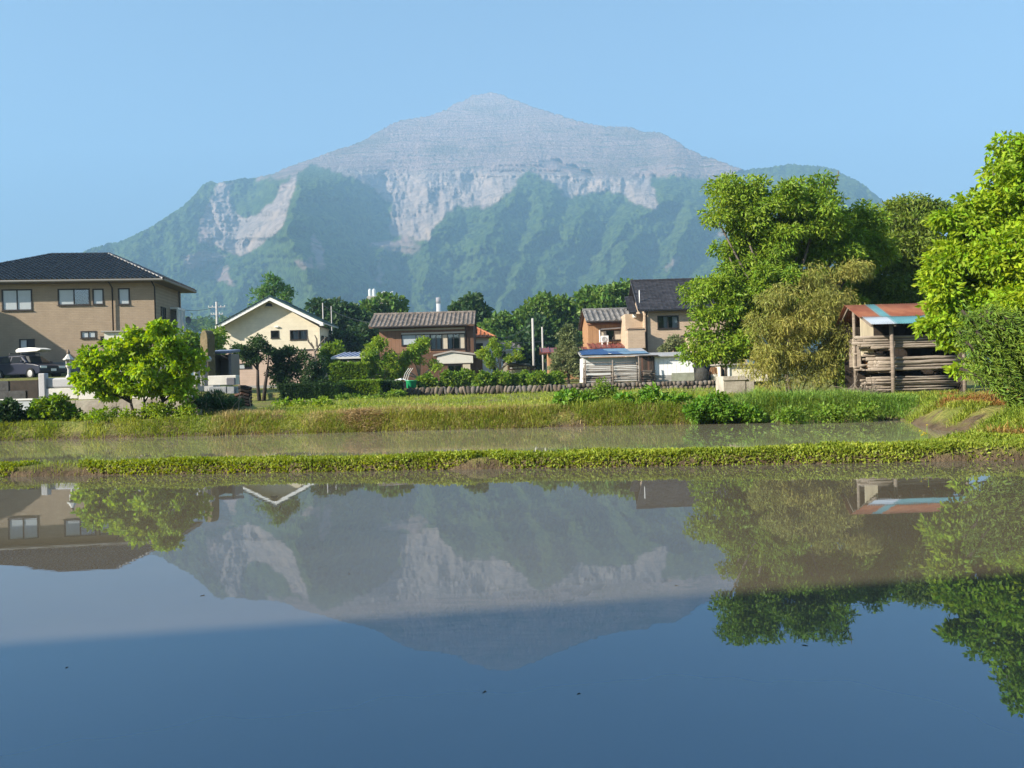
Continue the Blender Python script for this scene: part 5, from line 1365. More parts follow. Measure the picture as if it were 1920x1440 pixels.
tag(new_obj('boulder', SM[3]), 'dark rounded garden boulder on top of the cobble wall', 'boulder'); o = bpy.data.objects['boulder']; o.location = (p.x, 47.5, 1.25); o.scale = (.85, .7, 1.0)
o.data = SM[3].copy(); o.data.materials.clear(); o.data.materials.append(mat('dark_boulder', (.06, .058, .05), .95, .4, 4, bump=.6))
p = at(1340, 720, 47.6)
th = thing('straw_bundle', (p.x, 47.7, .95), 'brown straw bundle drooping over a white bucket on the cobble wall', 'straw')
MB().lathe([(.16, 0), (.19, .32), (.2, .34), (.17, .34), (.02, .3)], seg=14).build('bucket', M_WHITE, th, smooth=True)
mb = MB(); r_ = random.Random(9)
for k in range(70):
    a = r_.uniform(0, 6.28); q = r_.uniform(.1, .3); mb.tube([(0, 0, .8), (q*.7*math.cos(a), q*.7*math.sin(a), .78), (q*1.1*math.cos(a), q*math.sin(a), .3 + r_.random()*.15)], .012, 4)
mb.build('straw', mat('brown_straw', (.30, .17, .09), .9, .3, 6), th)
p = at(1354, 720, 47.4); th = thing('feed_sack', (p.x, 47.4, .95), 'pale blue sack standing next to the straw bundle', 'sack')
MB().lathe([(.14, 0), (.17, .1), (.18, .4), (.15, .6), (.06, .7), (.08, .76), (.02, .76)], seg=12).build('sack', mat('pale_blue_sack', (.36, .42, .52), .8, .15, 6), th, smooth=True)
# concrete trough
H = House('concrete_trough', 'weathered square concrete trough among the weeds below the bamboo', 'trough', 1356, 0, 30.0, 2.0, .45)
W = H.pt(1398, 720)[0]; zt_ = H.pt(1380, 705)[1]
for nm, a in (('front_panel', (0, W, 0, .1)), ('back_panel', (0, W, .9, 1.0)), ('side_panel', (0.0, .1, .103, .897)), ('side_panel', (W-.1, W, .103, .897)), ('front_panel', (W+.02, W+.35, .02, .12))):
    H.build(MB().box(*a, -.1, zt_ - (.05 if a[0] > W else 0)), nm, mat('weathered_concrete', (.46, .43, .37), .92, color2=(.30, .27, .23), scale=2.6, bump=.3), bevel=.01)
H.build(MB().box(-.03, W+.03, -.04, -.003, zt_-.16, zt_-.1), 'lip', mat('weathered_concrete', (.46, .43, .37), .92))

# ------------------------------------------------------------ poles and cables
M_POLE = mat('concrete_pole', (.43, .41, .385), .8, .12, 2)
def upole(label, x, ytop, d, r, arms=(), lean=0):
    t_ = at(x, ytop, d); b_ = gz(t_.x, d)
    th = thing('utility_pole', (t_.x, d, b_ - .3), label, 'pole', 'utility poles')
    h_ = t_.z - b_ + .3
    MB().tube([(lean, 0, 0), (0, 0, h_)], [r*1.25, r], 12).build('shaft', M_POLE, th, smooth=True)
    for dz, half in arms:
        o = MB().box(-half, half, -.05, .05, h_-dz-.05, h_-dz+.05).build('cross_arm', mat('galvanised', (.38, .38, .38), .5, metal=.5), th)
        for q in (-.95, -.5, .5, .95):
            MB().lathe([(.03, 0), (.07, .03), (.05, .08), (.08, .12), (.04, .2)], (q*half, 0, h_-dz+.053), 8).build('insulator', M_WHITE, o)
    return th, Vector((t_.x, d, t_.z))
pw, w0 = upole('white concrete pole rising behind the leafy bushes', 998.5, 597, 56.5, .085)
upole('thinner pole behind the white concrete pole', 1016.5, 613, 64, .07); upole('farthest slim pole beside the dark trees', 1022.5, 626, 75, .07)
pu, u0 = upole('distant utility pole with cross arms left of the cream roof', 406, 566, 118, .17, ((.8, 1.3), (1.9, .9)))
upole('slim pole rising above the dark trees by the cream roof', 605, 568, 82, .06); upole('second slim pole above the dark trees', 621, 574, 84, .05)
def cable(label, pts, sag, r=.02):
    P = []
    for a, b_ in zip(pts[:-1], pts[1:]):
        for k in range(10):
            f = k/10; q = a.lerp(b_, f); q.z -= sag*4*f*(1-f); P.append(q)
    P.append(pts[-1])
    tag(MB().tube(P, r, 5).build('cable', M_BLACKMETAL), label, 'cable', 'overhead cables')
cable('upper overhead cable running to the distant utility pole', [at(325, 579, 60), at(398, 577, 118)], .25, .03); cable('lower overhead cable running to the distant utility pole', [at(325, 598, 60), at(400, 590, 118)], .3, .03)
cable('sagging cable from the white concrete pole to the orange-tiled house', [at(998, 601, 56.5), at(930, 632, 69)], .5, .022)
cable('cable passing behind the white concrete pole near the dark trees', [at(930, 640, 78), at(1016, 640, 64)], .15, .022)
cable('cable between the slim poles and the brown house roof', [at(605, 572, 82), at(703, 606, 66)], .35, .022)

# ------------------------------------------------------------ cement works far away below the mountain
def chimney(label, x, y0, d, rpx):
    t_ = at(x, y0, d); r = rpx*d/FPX; th = thing('chimney', (t_.x, d, 0), label, 'chimney', 'cement works')
    MB().lathe([(r*1.15, 0), (r, t_.z*.6), (r, t_.z*.93)], seg=20).build('stack', mat('white_stack', (.66, .63, .60), .8, .12, .05), th, smooth=True); MB().lathe([(r*1.05, t_.z*.931), (r*1.05, t_.z)], seg=20).build('cap_ring', mat('grey_stack', (.40, .36, .36), .8), th, smooth=True)
chimney('taller white chimney of the cement works', 822, 558, 620, 4.5); chimney('shorter white chimney half hidden by the dark tree', 865, 560, 640, 4.2)
th = thing('cement_works', (at(712, 560, 640).x, 640, 0), 'white twin silos and curved conveyor above the leafy tree', 'factory', 'cement works')
o0 = Vector(th.location); k_ = 640/FPX
for x in (693.5, 701):
    c_ = at(x, 541, 640) - o0; MB().lathe([(3.2*k_, 0), (3.2*k_, c_.z-4*k_), (2.6*k_, c_.z-1.5*k_), (.4*k_, c_.z)], (c_.x, 0, 0), 14).build('silo', M_WHITE, th, smooth=True)
MB().tube([at(q, w, 640) - o0 for q, w in ((714, 556), (716, 549), (720, 546.5), (725, 549), (728, 553), (733, 548), (737, 547))], 1.0*k_, 8).build('conveyor', M_WHITE, th)
MB().box(-22*k_, 22*k_, -4, 4, 0, (at(705, 556, 640)-o0).z).build('plant_hall', mat('tan_hall', (.5, .42, .32), .8), th)

# ================================================================ VEGETATION
def unit(v): return v / np.maximum(np.linalg.norm(v, axis=1, keepdims=True), 1e-9)
def leaf_quads(base, along, size, width=0.5, fold=0.18, rg=rng):
    """one four-cornered leaf per row: base point, pointing direction, length"""
    n = len(base)
    a = unit(along); r = unit(rg.normal(size=(n, 3))); b_ = unit(np.cross(a, r)); c = np.cross(a, b_)
    s = np.asarray(size).reshape(-1, 1) * np.ones((n, 1))
    mid = base + a * s * 0.45
    v = np.stack([base, mid + b_ * s * width * .5 + c * s * fold, base + a * s, mid - b_ * s * width * .5 + c * s * fold], 1)
    f = np.arange(4 * n).reshape(n, 4)
    return v.reshape(-1, 3), f
def join_np(parts):
    vs, fs, o = [], [], 0
    for v, f in parts:
        vs.append(v); fs.append(f + o); o += len(v)
    return np.concatenate(vs), np.concatenate(fs)
def crown_pts(ells, n_clump, rs, n_leaf, rg, clump_r=(0.55, 1.0), flat=0.75, up=0.2):
    """leaf base points and directions for a crown made of ellipsoids (centre, radii) filled with clumps"""
    vol = np.array([e[1][0] * e[1][2] for e in ells]); vol = vol / vol.sum()
    which = rg.choice(len(ells), n_clump, p=vol)
    C = np.array([ells[i][0] for i in which]); RR = np.array([ells[i][1] for i in which])
    d = unit(rg.normal(size=(n_clump, 3))); rad = rg.random((n_clump, 1)) ** 0.42
    cc = C + d * rad * RR * 0.88
    cr = rs * rg.uniform(*clump_r, size=(n_clump, 1))
    w = (cr[:, 0] ** 2); w = w / w.sum()
    k = rg.choice(n_clump, n_leaf, p=w)
    ld = unit(rg.normal(size=(n_leaf, 3)) + np.array([0, 0, up])); lr = rg.random((n_leaf, 1)) ** 0.45
    p = cc[k] + ld * lr * cr[k] * np.array([1, 1, flat])
    return p, ld, cc
def tree(name, label, cat, base_px, d, ells, n_leaf, leaf, m_leaf, m_bark, n_clump=60, clump=0.6, trunk_r=0.12, group=None, base_z=None, aspect=.5, droop=.25, stems=None, depth=0.8, flat=0.75, twigs=.5, up=.2, leafdir='out', seed=1):
    """tapered trunk with limbs out to a crown of many single leaves; ells: (px, py, rx, ry[, depth offset]) in the photograph"""
    rg = np.random.default_rng(seed * 101 + 5)
    bp_ = at(base_px[0], base_px[1], d)
    if base_z is None: base_z = gz(bp_.x, bp_.y)
    th = thing(name, (bp_.x, bp_.y, base_z - .05), label, cat, group)
    o0 = np.array([bp_.x, bp_.y, base_z - .05])
    E = []
    for e in ells:
        dd = d + (e[4] if len(e) > 4 else 0.0)
        c = at(e[0], e[1], dd); rx, rz = e[2] * dd / FPX, e[3] * dd / FPX
        E.append((np.array(c) - o0, np.array([rx, max(rx, rz) * depth, rz])))
    p, ld, cc = crown_pts(E, n_clump, clump, n_leaf, rg, flat=flat, up=up)
    if leafdir == 'out': al = ld * .8 + rg.normal(size=ld.shape) * .55 + np.array([0, 0, -droop])
    elif leafdir == 'hang': al = rg.normal(size=ld.shape) * .45 + ld * .35 + np.array([0, 0, -.8])
    else: al = rg.normal(size=ld.shape)
    v, f = leaf_quads(p, al, leaf * rg.uniform(.45, 1.45, len(p)), aspect, rg=rg)
    new_obj('crown', np_mesh('crown', v, f, m_leaf), th)
    # trunk and limbs
    mb = MB()
    cen = np.mean([e[0] for e in E], 0)
    low = min(e[0][2] - e[1][2] * .3 for e in E)
    fork_z = max(.25, low * .75)
    starts = stems or [(0, 0)]
    tops = []
    for sx, sy in starts:
        top = Vector((cen[0] * .35 + sx * 1.6, cen[1] * .35 + sy * 1.6, fork_z))
        mid = Vector((sx, sy, 0)) * .9 + (top - Vector((sx, sy, 0))) * .5 + Vector((rg.normal() * .06, rg.normal() * .06, 0)) * fork_z * .5
        mb.tube([(sx * .6, sy * .6, -.15), tuple(mid), tuple(top)], [trunk_r * 1.25, trunk_r, trunk_r * .8], 8)
        tops.append(top)
    for i, e in enumerate(E):
        c = Vector(e[0]); t0 = min(tops, key=lambda q: (q - c).length)
        m1 = t0.lerp(c, .5) + Vector((rg.normal() * .12, rg.normal() * .12, .12)) * (c - t0).length * .35
        tip = c + Vector((0, 0, e[1][2] * .4))
        mb.tube([t0, m1, c, tip], [trunk_r * .62, trunk_r * .45, trunk_r * .26, trunk_r * .1], 6)
    for q in cc[: int(len(cc) * twigs)]:
        q = Vector(q); e = min(E, key=lambda z: np.linalg.norm(z[0] - np.array(q))); c = Vector(e[0])
        mb.tube([c.lerp(q, .05) - Vector((0, 0, e[1][2] * .15)), c.lerp(q, .6) + Vector((0, 0, .03)), q], [trunk_r * .2, trunk_r * .13, trunk_r * .05], 4)
    mb.build('trunk', m_bark, th, smooth=True)
    return th

B_GREY = mat('grey_bark', (0.17, 0.145, 0.12), .9, .4, 6, bump=.5)
B_DARK = mat('dark_bark', (0.055, 0.042, 0.033), .9, .4, 6, bump=.5)
B_PALE = mat('pale_bark', (0.34, 0.29, 0.23), .9, .35, 6, bump=.4)
L_MAPLE = leaf_mat('maple_leaf', (0.30, 0.44, 0.026), (0.21, 0.345, 0.022), .42)
L_WAL = leaf_mat('walnut_leaf', (0.165, 0.275, 0.026), (0.225, 0.325, 0.03), .36)
L_WAL2 = leaf_mat('olive_leaf', (0.14, 0.205, 0.03), (0.185, 0.25, 0.035), .35)
L_BRIGHT = leaf_mat('bright_large_leaf', (0.31, 0.43, 0.022), (0.215, 0.345, 0.02), .42, val=.3)
L_BAM = leaf_mat('bamboo_leaf', (0.33, 0.315, 0.075), (0.22, 0.245, 0.055), .35)
L_CYP = leaf_mat('cypress_spray', (0.15, 0.235, 0.026), (0.085, 0.155, 0.022), .25)
L_FAR = leaf_mat('far_tree_leaf', (0.07, 0.145, 0.03), (0.13, 0.215, 0.035), .3, scale=.25)
L_FARD = leaf_mat('dark_far_leaf', (0.035, 0.075, 0.025), (0.055, 0.11, 0.03), .3, scale=.25)
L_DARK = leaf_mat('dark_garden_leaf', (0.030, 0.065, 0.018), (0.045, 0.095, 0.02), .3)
L_GARD = leaf_mat('garden_leaf', (0.19, 0.31, 0.035), (0.27, 0.36, 0.04), .4)
L_LUSH = leaf_mat('lush_leaf', (0.13, 0.225, 0.025), (0.20, 0.30, 0.035), .38)
L_PALE = leaf_mat('pale_grey_leaf', (0.21, 0.235, 0.10), (0.12, 0.16, 0.06), .25)
L_WEED = leaf_mat('weed_leaf', (0.11, 0.24, 0.025), (0.17, 0.30, 0.03), .4)

# maple in front of the graves
tree('maple_tree', 'bright yellow-green maple with several stems in front of the graves', 'tree', (262, 784), 21.0,
     [(172,690,32,34),(205,668,46,36),(255,665,52,40),(268,622,26,18),(303,618,22,15),(310,655,48,34),(345,690,38,36),(300,705,60,34),(225,712,58,30),(175,718,36,24),(345,725,34,24),(250,640,32,20),(285,732,44,16,.3),(205,735,36,12),(335,738,30,12)],
     11500, .135, L_MAPLE, B_DARK, 125, .27, .042, stems=[(-.16,0),(.02,.1),(.2,0),(.32,.12)], aspect=.62, droop=.5, flat=.55, up=.5, seed=2)
# walnut and the tree behind it
tree('walnut_tree', 'big spreading walnut tree beside the charcoal-roofed house', 'tree', (1480, 738), 27.0,
     [(1372,360,52,36),(1345,412,36,22),(1400,420,48,34),(1460,368,62,40),(1545,352,26,24),(1572,328,22,20),(1520,410,78,54),(1605,400,48,42,1),(1440,448,70,44),(1560,478,95,52,1),(1345,540,58,48),(1318,592,38,44),(1306,640,36,26),(1378,615,55,52),(1430,545,75,50),(1350,658,46,18),(1395,655,40,26),(1362,470,38,22),(1330,668,40,12),(1480,520,80,56),(1500,590,80,60,1),(1560,560,60,50,1.5),(1400,500,60,40),(1430,400,60,50),(1640,430,36,30,1),(1480,450,80,60,1.2),(1390,570,70,60,1.2),(1540,430,70,60,1.5),(1620,470,50,50,1.6),(1420,470,60,50,1.0)],
     115000, .14, L_WAL, B_GREY, 480, .58, .1, aspect=.42, droop=.55, depth=.9, flat=.6, up=.35, twigs=.35, seed=3)
tree('broadleaf_tree', 'olive-green broadleaf tree behind the wood shed roof', 'tree', (1690, 720), 31.0,
     [(1700,420,52,34),(1640,462,52,44),(1725,480,60,54),(1660,540,66,44),(1735,395,40,26),(1690,388,30,16),(1610,520,44,38),(1740,560,50,46),(1630,585,50,40),(1590,600,34,50,-1.5),(1600,660,46,56,-2.5),(1660,640,60,60,-1.5),(1600,700,30,30,-3)],
     56000, .155, L_WAL2, B_GREY, 250, .75, .17, aspect=.42, droop=.55, depth=.9, flat=.55, up=.35, twigs=.45, seed=4)
# bamboo
tree('bamboo_clump', 'yellowing bamboo clump leaning between the walnut and the wood shed', 'bamboo', (1490, 738), 25.0,
     [(1478,618,62,56),(1440,680,40,50),(1540,588,58,46),(1510,690,56,44),(1555,650,46,54),(1532,525,44,34,1.0),(1460,568,40,30),(1580,560,34,26,1.0),(1600,510,30,22,1.2),(1425,610,26,34)],
     26000, .16, L_BAM, mat('bamboo_cane', (.34, .32, .12), .6, .3, 4), 170, .42, .028, aspect=.17, droop=.4, leafdir='hang', flat=.9, stems=[(-.7,.1),(-.45,0),(-.2,.2),(0,-.1),(.2,.15),(.45,0),(.65,.2),(.85,.1)], seed=5)
# large-leaved tree at the edge of the picture and the cypress under it
tree('broadleaf_tree', 'tall tree with large yellow-green leaves overhanging the wood shed', 'tree', (2040, 770), 16.3,
     [(1893,282,20,32),(1862,330,38,38),(1905,380,60,50),(1808,392,38,24),(1850,440,76,44),(1775,418,30,14),(1785,500,54,40),(1885,520,70,60),(1768,560,40,34),(1832,590,60,44),(1752,520,28,22),(1768,640,26,16),(1790,612,36,24),(1950,340,60,70),(1970,460,80,80),(1960,600,80,80),(1800,690,14,16,-.3),(1745,600,20,16),(1930,290,40,40),(1820,480,60,40),(1900,440,60,50),(1830,540,60,40,.4),(1880,620,70,50,.6),(1790,560,40,40,.5),(1900,330,40,40,.4),(1905,470,46,60,-.9),(1912,570,44,60,-.9),(1870,480,40,40,-.6)],
     52000, .13, L_BRIGHT, B_GREY, 380, .40, .06, aspect=.52, droop=.6, flat=.6, up=.4, twigs=.5, seed=6, stems=[(.5, 1.3)])
# cypress: long feathery boughs sweeping down
def cypress(name, label, px, py, d, boughs, n, seed):
    rg = np.random.default_rng(seed)
    b0 = at(px, py, d); z = gz(b0.x, b0.y); o0 = Vector((b0.x, b0.y, z - .05))
    th = thing(name, o0, label, 'tree')
    P, A = [], []
    tb = MB().tube([(0, 0, -.1), (.0, .1, .9), (-.1, .15, 1.6)], [.09, .06, .02], 8)
    for (x0, y0, x1, y1, off, wd) in boughs:
        s, e = at(x0, y0, d + off) - o0, at(x1, y1, d + off - .3) - o0
        tb.tube([s, s.lerp(e, .5) + Vector((0, 0, .12)), e], [.03, .02, .008], 5)
        k = int(n * (e - s).length * wd)
        t_ = rg.random((k, 1)) ** .8
        ax = np.array(e - s) / (e - s).length
        side = unit(rg.normal(size=(k, 3)))
        base = np.array(s) + (np.array(e) - np.array(s)) * t_ + np.array([0, 0, .12]) * np.sin(t_ * math.pi) + side * (rg.random((k, 1)) ** .6) * wd * (1.05 - t_ * .75)
        P.append(base); A.append(ax * .9 + side * .55 + rg.normal(size=(k, 3)) * .75)
    P, A = np.concatenate(P), np.concatenate(A)
    v, f = leaf_quads(P, A, .085 * rg.uniform(.6, 1.6, len(P)), .24, .05, rg)
    new_obj('crown', np_mesh('crown', v, f, L_CYP), th)
    tb.build('trunk', B_DARK, th, smooth=True)
bgh = []
rr = random.Random(3)
for i in range(30):
    x0 = rr.uniform(1800, 1960); y0 = rr.uniform(575, 690)
    ln = rr.uniform(60, 130); a = R(rr.uniform(32, 58))
    bgh.append((x0, y0, x0 + ln * math.cos(a), y0 + ln * math.sin(a), rr.uniform(-.6, .8), rr.uniform(.10, .26)))
bgh += [(1812, 640, 1925, 790, -.6, .2), (1830, 620, 1930, 760, -.5, .22), (1800, 690, 1915, 775, -.7, .14), (1850, 600, 1940, 730, -.3, .25), (1795, 620, 1850, 700, -.4, .2)]
cypress('cypress_tree', 'dark green cypress with feathery boughs drooping towards the water', 1935, 790, 14.6, bgh, 4200, 8)

# trees beyond the houses
FG = 'trees standing behind the houses'
far_trees = [
    ('dark round-topped tree just behind the cream house roof', (640, 690), 92, [(600,592,22,22),(640,588,34,26),(620,622,42,30),(668,602,26,34),(650,640,46,34),(590,575,12,8)], L_FARD, 11),
    ('leafy tree below the white silos', (720, 690), 96, [(715,578,48,28),(690,568,24,14),(742,600,30,30),(700,618,46,34),(752,580,12,14),(760,625,40,40)], L_FAR, 12),
    ('dark tree hiding the foot of the second chimney', (880, 690), 92, [(884,580,34,22),(852,584,18,10),(905,592,14,20),(880,610,50,26)], L_FARD, 13),
    ('tree above the white pole between the houses', (950, 690), 88, [(950,622,40,32),(925,612,18,12),(984,604,20,24),(950,655,46,34)], L_FAR, 14),
    ('dome-shaped tree to the upper side of the white pole', (1035, 690), 90, [(1035,576,42,30),(1000,582,22,18),(1062,598,28,40),(1030,622,54,36),(1075,640,30,40)], L_FAR, 15),
    ('broad tree behind the silver-grey tiled roof', (1140, 690), 86, [(1150,550,42,22),(1108,562,28,18),(1184,545,22,18),(1130,580,52,28),(1190,575,26,26)], L_FAR, 16),
    ('dense dark tree behind the blue carport', (650, 700), 78, [(650,655,36,30),(690,640,30,36),(625,668,22,24),(705,672,26,26)], L_FARD, 18),
    ('dark tree in the gap beside the orange roof', (985, 700), 76, [(985,662,32,34),(960,690,30,20),(1010,650,24,50)], L_FARD, 19),
]
for lab, bpx, d, ells, lm, sd in far_trees:
    tree('broadleaf_tree', lab, 'tree', bpx, d, ells, 6500, .52, lm, B_DARK, 90, 1.15, .3, FG, aspect=.75, droop=.2, twigs=.2, up=.5, seed=sd)
tree('feathery_tree', 'pale feathery tree top rising behind the cream house gable', 'tree', (512, 690), 84, [(512,540,22,16),(514,528,12,10),(492,556,20,12),(535,556,18,14),(510,585,44,30)], 5200, .42, leaf_mat('feathery_leaf', (.085, .19, .05), (.12, .23, .055), .35), B_DARK, 80, .8, .25, FG, aspect=.3, droop=-.3, twigs=.5, up=.8, seed=20)
tree('broadleaf_tree', 'low light green tree between the tan house and the stone obelisk', 'tree', (345, 700), 44, [(352,640,24,22),(338,665,22,22),(395,650,16,34,4),(408,640,12,26,6)], 5200, .22, L_LUSH, B_DARK, 70, .55, .1, FG, aspect=.6, seed=21)
hill_ells = [(360,610,50,14),(400,614,60,14),(310,618,40,12),(450,620,60,14)]
tree('distant_thicket', 'hazy blue-green thicket far beyond the utility pole', 'thicket', (370, 640), 420, hill_ells, 3000, 1.9, L_FAR, B_DARK, 90, 4.5, .4, aspect=.8, seed=22)

# garden trees
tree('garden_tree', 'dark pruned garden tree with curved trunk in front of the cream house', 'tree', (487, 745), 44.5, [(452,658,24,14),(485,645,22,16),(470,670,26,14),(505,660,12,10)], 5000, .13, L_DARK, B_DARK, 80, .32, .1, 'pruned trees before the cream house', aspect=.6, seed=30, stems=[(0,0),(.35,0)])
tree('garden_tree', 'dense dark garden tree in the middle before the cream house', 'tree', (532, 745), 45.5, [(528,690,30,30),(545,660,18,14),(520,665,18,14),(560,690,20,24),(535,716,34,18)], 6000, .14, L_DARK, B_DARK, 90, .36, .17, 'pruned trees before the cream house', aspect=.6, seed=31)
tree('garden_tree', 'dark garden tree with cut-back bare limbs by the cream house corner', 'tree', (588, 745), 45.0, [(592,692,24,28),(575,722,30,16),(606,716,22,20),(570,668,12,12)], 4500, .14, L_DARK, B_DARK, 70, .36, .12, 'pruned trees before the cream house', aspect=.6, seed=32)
mb = MB()
for pts in ([(594,690),(590,660),(584,642)], [(590,660),(600,645),(612,632)], [(588,652),(578,640),(577,630)], [(594,650),(594,636),(590,628)]):
    mb.tube([at(*p, 44.8) - Vector(bpy.data.objects['garden_tree.002'].location) for p in pts], [.07, .05, .025], 6)
mb.build('bare_limb', B_GREY, bpy.data.objects['garden_tree.002'])
tree('garden_shrub', 'broad-leaved shrub climbing the corner of the cream house', 'shrub', (620, 720), 60, [(613,662,14,18),(632,655,14,14),(622,685,16,18)], 3000, .22, L_LUSH, B_DARK, 40, .5, .06, aspect=.65, seed=33)
tree('garden_tree', 'yellow-green garden tree before the end of the brown house', 'tree', (712, 728), 50, [(702,668,24,28),(722,688,26,24),(690,702,22,16),(712,645,12,14),(735,668,12,16),(720,712,30,12)], 8000, .15, L_GARD, B_PALE, 100, .36, .08, 'light garden trees before the brown house', aspect=.55, seed=34)
tree('garden_tree', 'light green garden tree with pale twisted trunk at the middle of the brown house', 'tree', (792, 722), 51, [(785,654,20,18),(772,670,24,16),(752,688,26,16),(815,684,16,12),(795,640,8,8),(742,700,20,14)], 6500, .15, L_GARD, B_PALE, 85, .33, .085, 'light garden trees before the brown house', aspect=.55, seed=35, twigs=.8)
tree('garden_tree', 'sparse young garden tree with pale trunk before the orange-tiled house', 'tree', (938, 722), 53, [(925,645,14,12),(908,665,14,13),(948,650,9,9),(918,682,16,9),(958,672,16,8),(974,662,10,10),(936,660,10,10)], 3800, .15, L_GARD, B_PALE, 60, .3, .085, 'light garden trees before the brown house', aspect=.55, seed=36, twigs=.9)
tree('loquat_tree', 'round grey-green tree with pale new leaves beside the pole rack', 'tree', (1066, 722), 52, [(1065,636,26,24),(1058,668,34,26),(1082,690,20,22),(1044,692,16,22),(1084,650,16,20)], 8000, .2, L_PALE, B_DARK, 90, .42, .09, aspect=.4, droop=-.1, up=.6, seed=37)
tree('garden_shrub', 'pale flowering shrub below the window of the charcoal-roofed house', 'shrub', (1262, 700), 53, [(1268,644,20,14),(1248,654,14,10),(1282,650,12,12)], 3200, .17, L_PALE, B_DARK, 50, .38, .05, aspect=.4, seed=38)

# trimmed hedges: leaves over a rounded block
def hedge(name, label, x0, x1, y0, y1, d, depth, n, lm, leaf, seed, ang=0.0, cat='hedge'):
    rg = np.random.default_rng(seed)
    a, b_ = at(x0, y1, d), at(x1, y1, d)
    zt = at((x0+x1)/2, y0, d).z; zb = min(gz(a.x, a.y), gz(b_.x, b_.y)) - .05
    th = thing(name, ((a.x+b_.x)/2, d + depth/2, zb), label, cat)
    w, h = (b_.x-a.x), zt - zb
    MB().box(-w/2+.12, w/2-.12, -depth/2+.12, depth/2-.12, 0, h-.12).build('core', L_DARK, th)
    u = rg.uniform(-1, 1, (n, 3)); ax = rg.choice(3, n, p=[.1, .5, .4]); sg = np.where(rg.random(n) < .5, -1, 1)
    u[np.arange(n), ax] = np.where(ax == 2, 1, np.where(ax == 1, -1, sg)) * rg.uniform(.86, 1.0, n)
    bumpy = 1 + (fbm(u[:, 0] * w, u[:, 1] * depth + u[:, 2] * h, 1.6, seed * .3, 2) - .5) * .35
    p = u * np.array([w/2, depth/2, h/2]) * bumpy[:, None] + np.array([0, 0, h/2])
    nrm = np.zeros((n, 3)); nrm[np.arange(n), ax] = np.sign(u[np.arange(n), ax])
    v, f = leaf_quads(p, nrm + rg.normal(size=(n, 3)) * .8, leaf * rg.uniform(.6, 1.3, n), .6, rg=rg)
    new_obj('foliage', np_mesh('foliage', v, f, lm), th)
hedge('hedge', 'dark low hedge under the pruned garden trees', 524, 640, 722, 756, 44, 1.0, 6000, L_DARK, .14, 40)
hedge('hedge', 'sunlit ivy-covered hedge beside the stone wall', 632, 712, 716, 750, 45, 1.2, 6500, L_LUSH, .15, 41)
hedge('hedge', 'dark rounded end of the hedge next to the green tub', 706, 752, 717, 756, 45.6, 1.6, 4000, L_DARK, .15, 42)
hedge('hedge', 'clipped yellow-green hedge below the blue carport', 618, 690, 682, 716, 49, .9, 5500, L_LUSH, .15, 43)
# row of leafy bushes on the stone wall
for i, (x, y, rx, ry) in enumerate([(802,713,18,13),(842,711,14,13),(872,710,18,14),(905,711,16,13),(940,710,20,14),(975,711,18,13),(1010,709,20,13),(1042,710,16,12)]):
    nm = ['first leafy bush behind the stone wall, next to the green tub', 'second leafy bush from the green tub behind the stone wall', 'third leafy bush from the green tub behind the stone wall', 'fourth leafy bush from the green tub behind the stone wall', 'leafy bush below the sparse young tree behind the stone wall', 'leafy bush before the low garden store behind the stone wall', 'leafy bush at the foot of the white pole behind the stone wall', 'last leafy bush behind the stone wall, beside the grey-green tree'][i]
    tree('garden_bush', nm, 'bush', (x, 724), 48.3 + (i % 3) * .2, [(x, y, rx, ry), (x-rx*.5, y+3, rx*.6, ry*.7), (x+rx*.5, y+4, rx*.6, ry*.7)], 2000, .2, L_LUSH, B_DARK, 26, .3, .03, 'leafy bushes in a row behind the stone wall', aspect=.55, seed=50+i)

# ---------------------------------------------------------------- grasses and weeds
def blades(xs, ys, length, width, lean, rg, z=None):
    n = len(xs)
    zz = ground_z(xs, ys) if z is None else z
    b0 = np.stack([xs, ys, zz - .02], 1)
    a = rg.uniform(0, 2*math.pi, n); side = np.stack([np.cos(a), np.sin(a), np.zeros(n)], 1)
    dirn = np.stack([-np.sin(a), np.cos(a), np.zeros(n)], 1) * (rg.random((n, 1)) * lean)
    Ln = (length * rg.uniform(.5, 1.25, n))[:, None]; w = (width * rg.uniform(.6, 1.3, n))[:, None]
    up = np.array([0, 0, 1.0])
    mid = b0 + (up * .6 + dirn * .3) * Ln; tip = b0 + (up * (1 - .35 * lean * rg.random((n, 1))) + dirn) * Ln
    v = np.stack([b0 - side*w, b0 + side*w, mid + side*w*.7, tip, mid - side*w*.7], 1).reshape(-1, 3)
    k = np.arange(n)[:, None] * 5
    f = np.concatenate([np.concatenate([k, k+1, k+2, k+4], 1), np.concatenate([k+4, k+2, k+3, k+3], 1)])
    return v, f
def tufts(xs, ys, per, spread, length, width, lean, z=None):
    """tufts of blades fanning out from each given point"""
    n = len(xs); k = np.repeat(np.arange(n), per)
    ox, oy = rg.normal(size=n*per) * spread, rg.normal(size=n*per) * spread
    X, Y = xs[k] + ox, ys[k] + oy
    v, f = blades(X, Y, np.broadcast_to(length, (n,))[k] * rg.uniform(.55, 1.1, n*per), width, lean, rg)
    v = v.reshape(-1, 5, 3)
    out = np.stack([ox, oy, np.zeros_like(ox)], 1) / spread * (np.broadcast_to(length, (n,))[k] * .38)[:, None]
    v[:, 2] += out * .35; v[:, 4] += out * .35; v[:, 3] += out; v[:, 3, 2] -= np.linalg.norm(out, axis=1) * .4
    return v.reshape(-1, 3), f
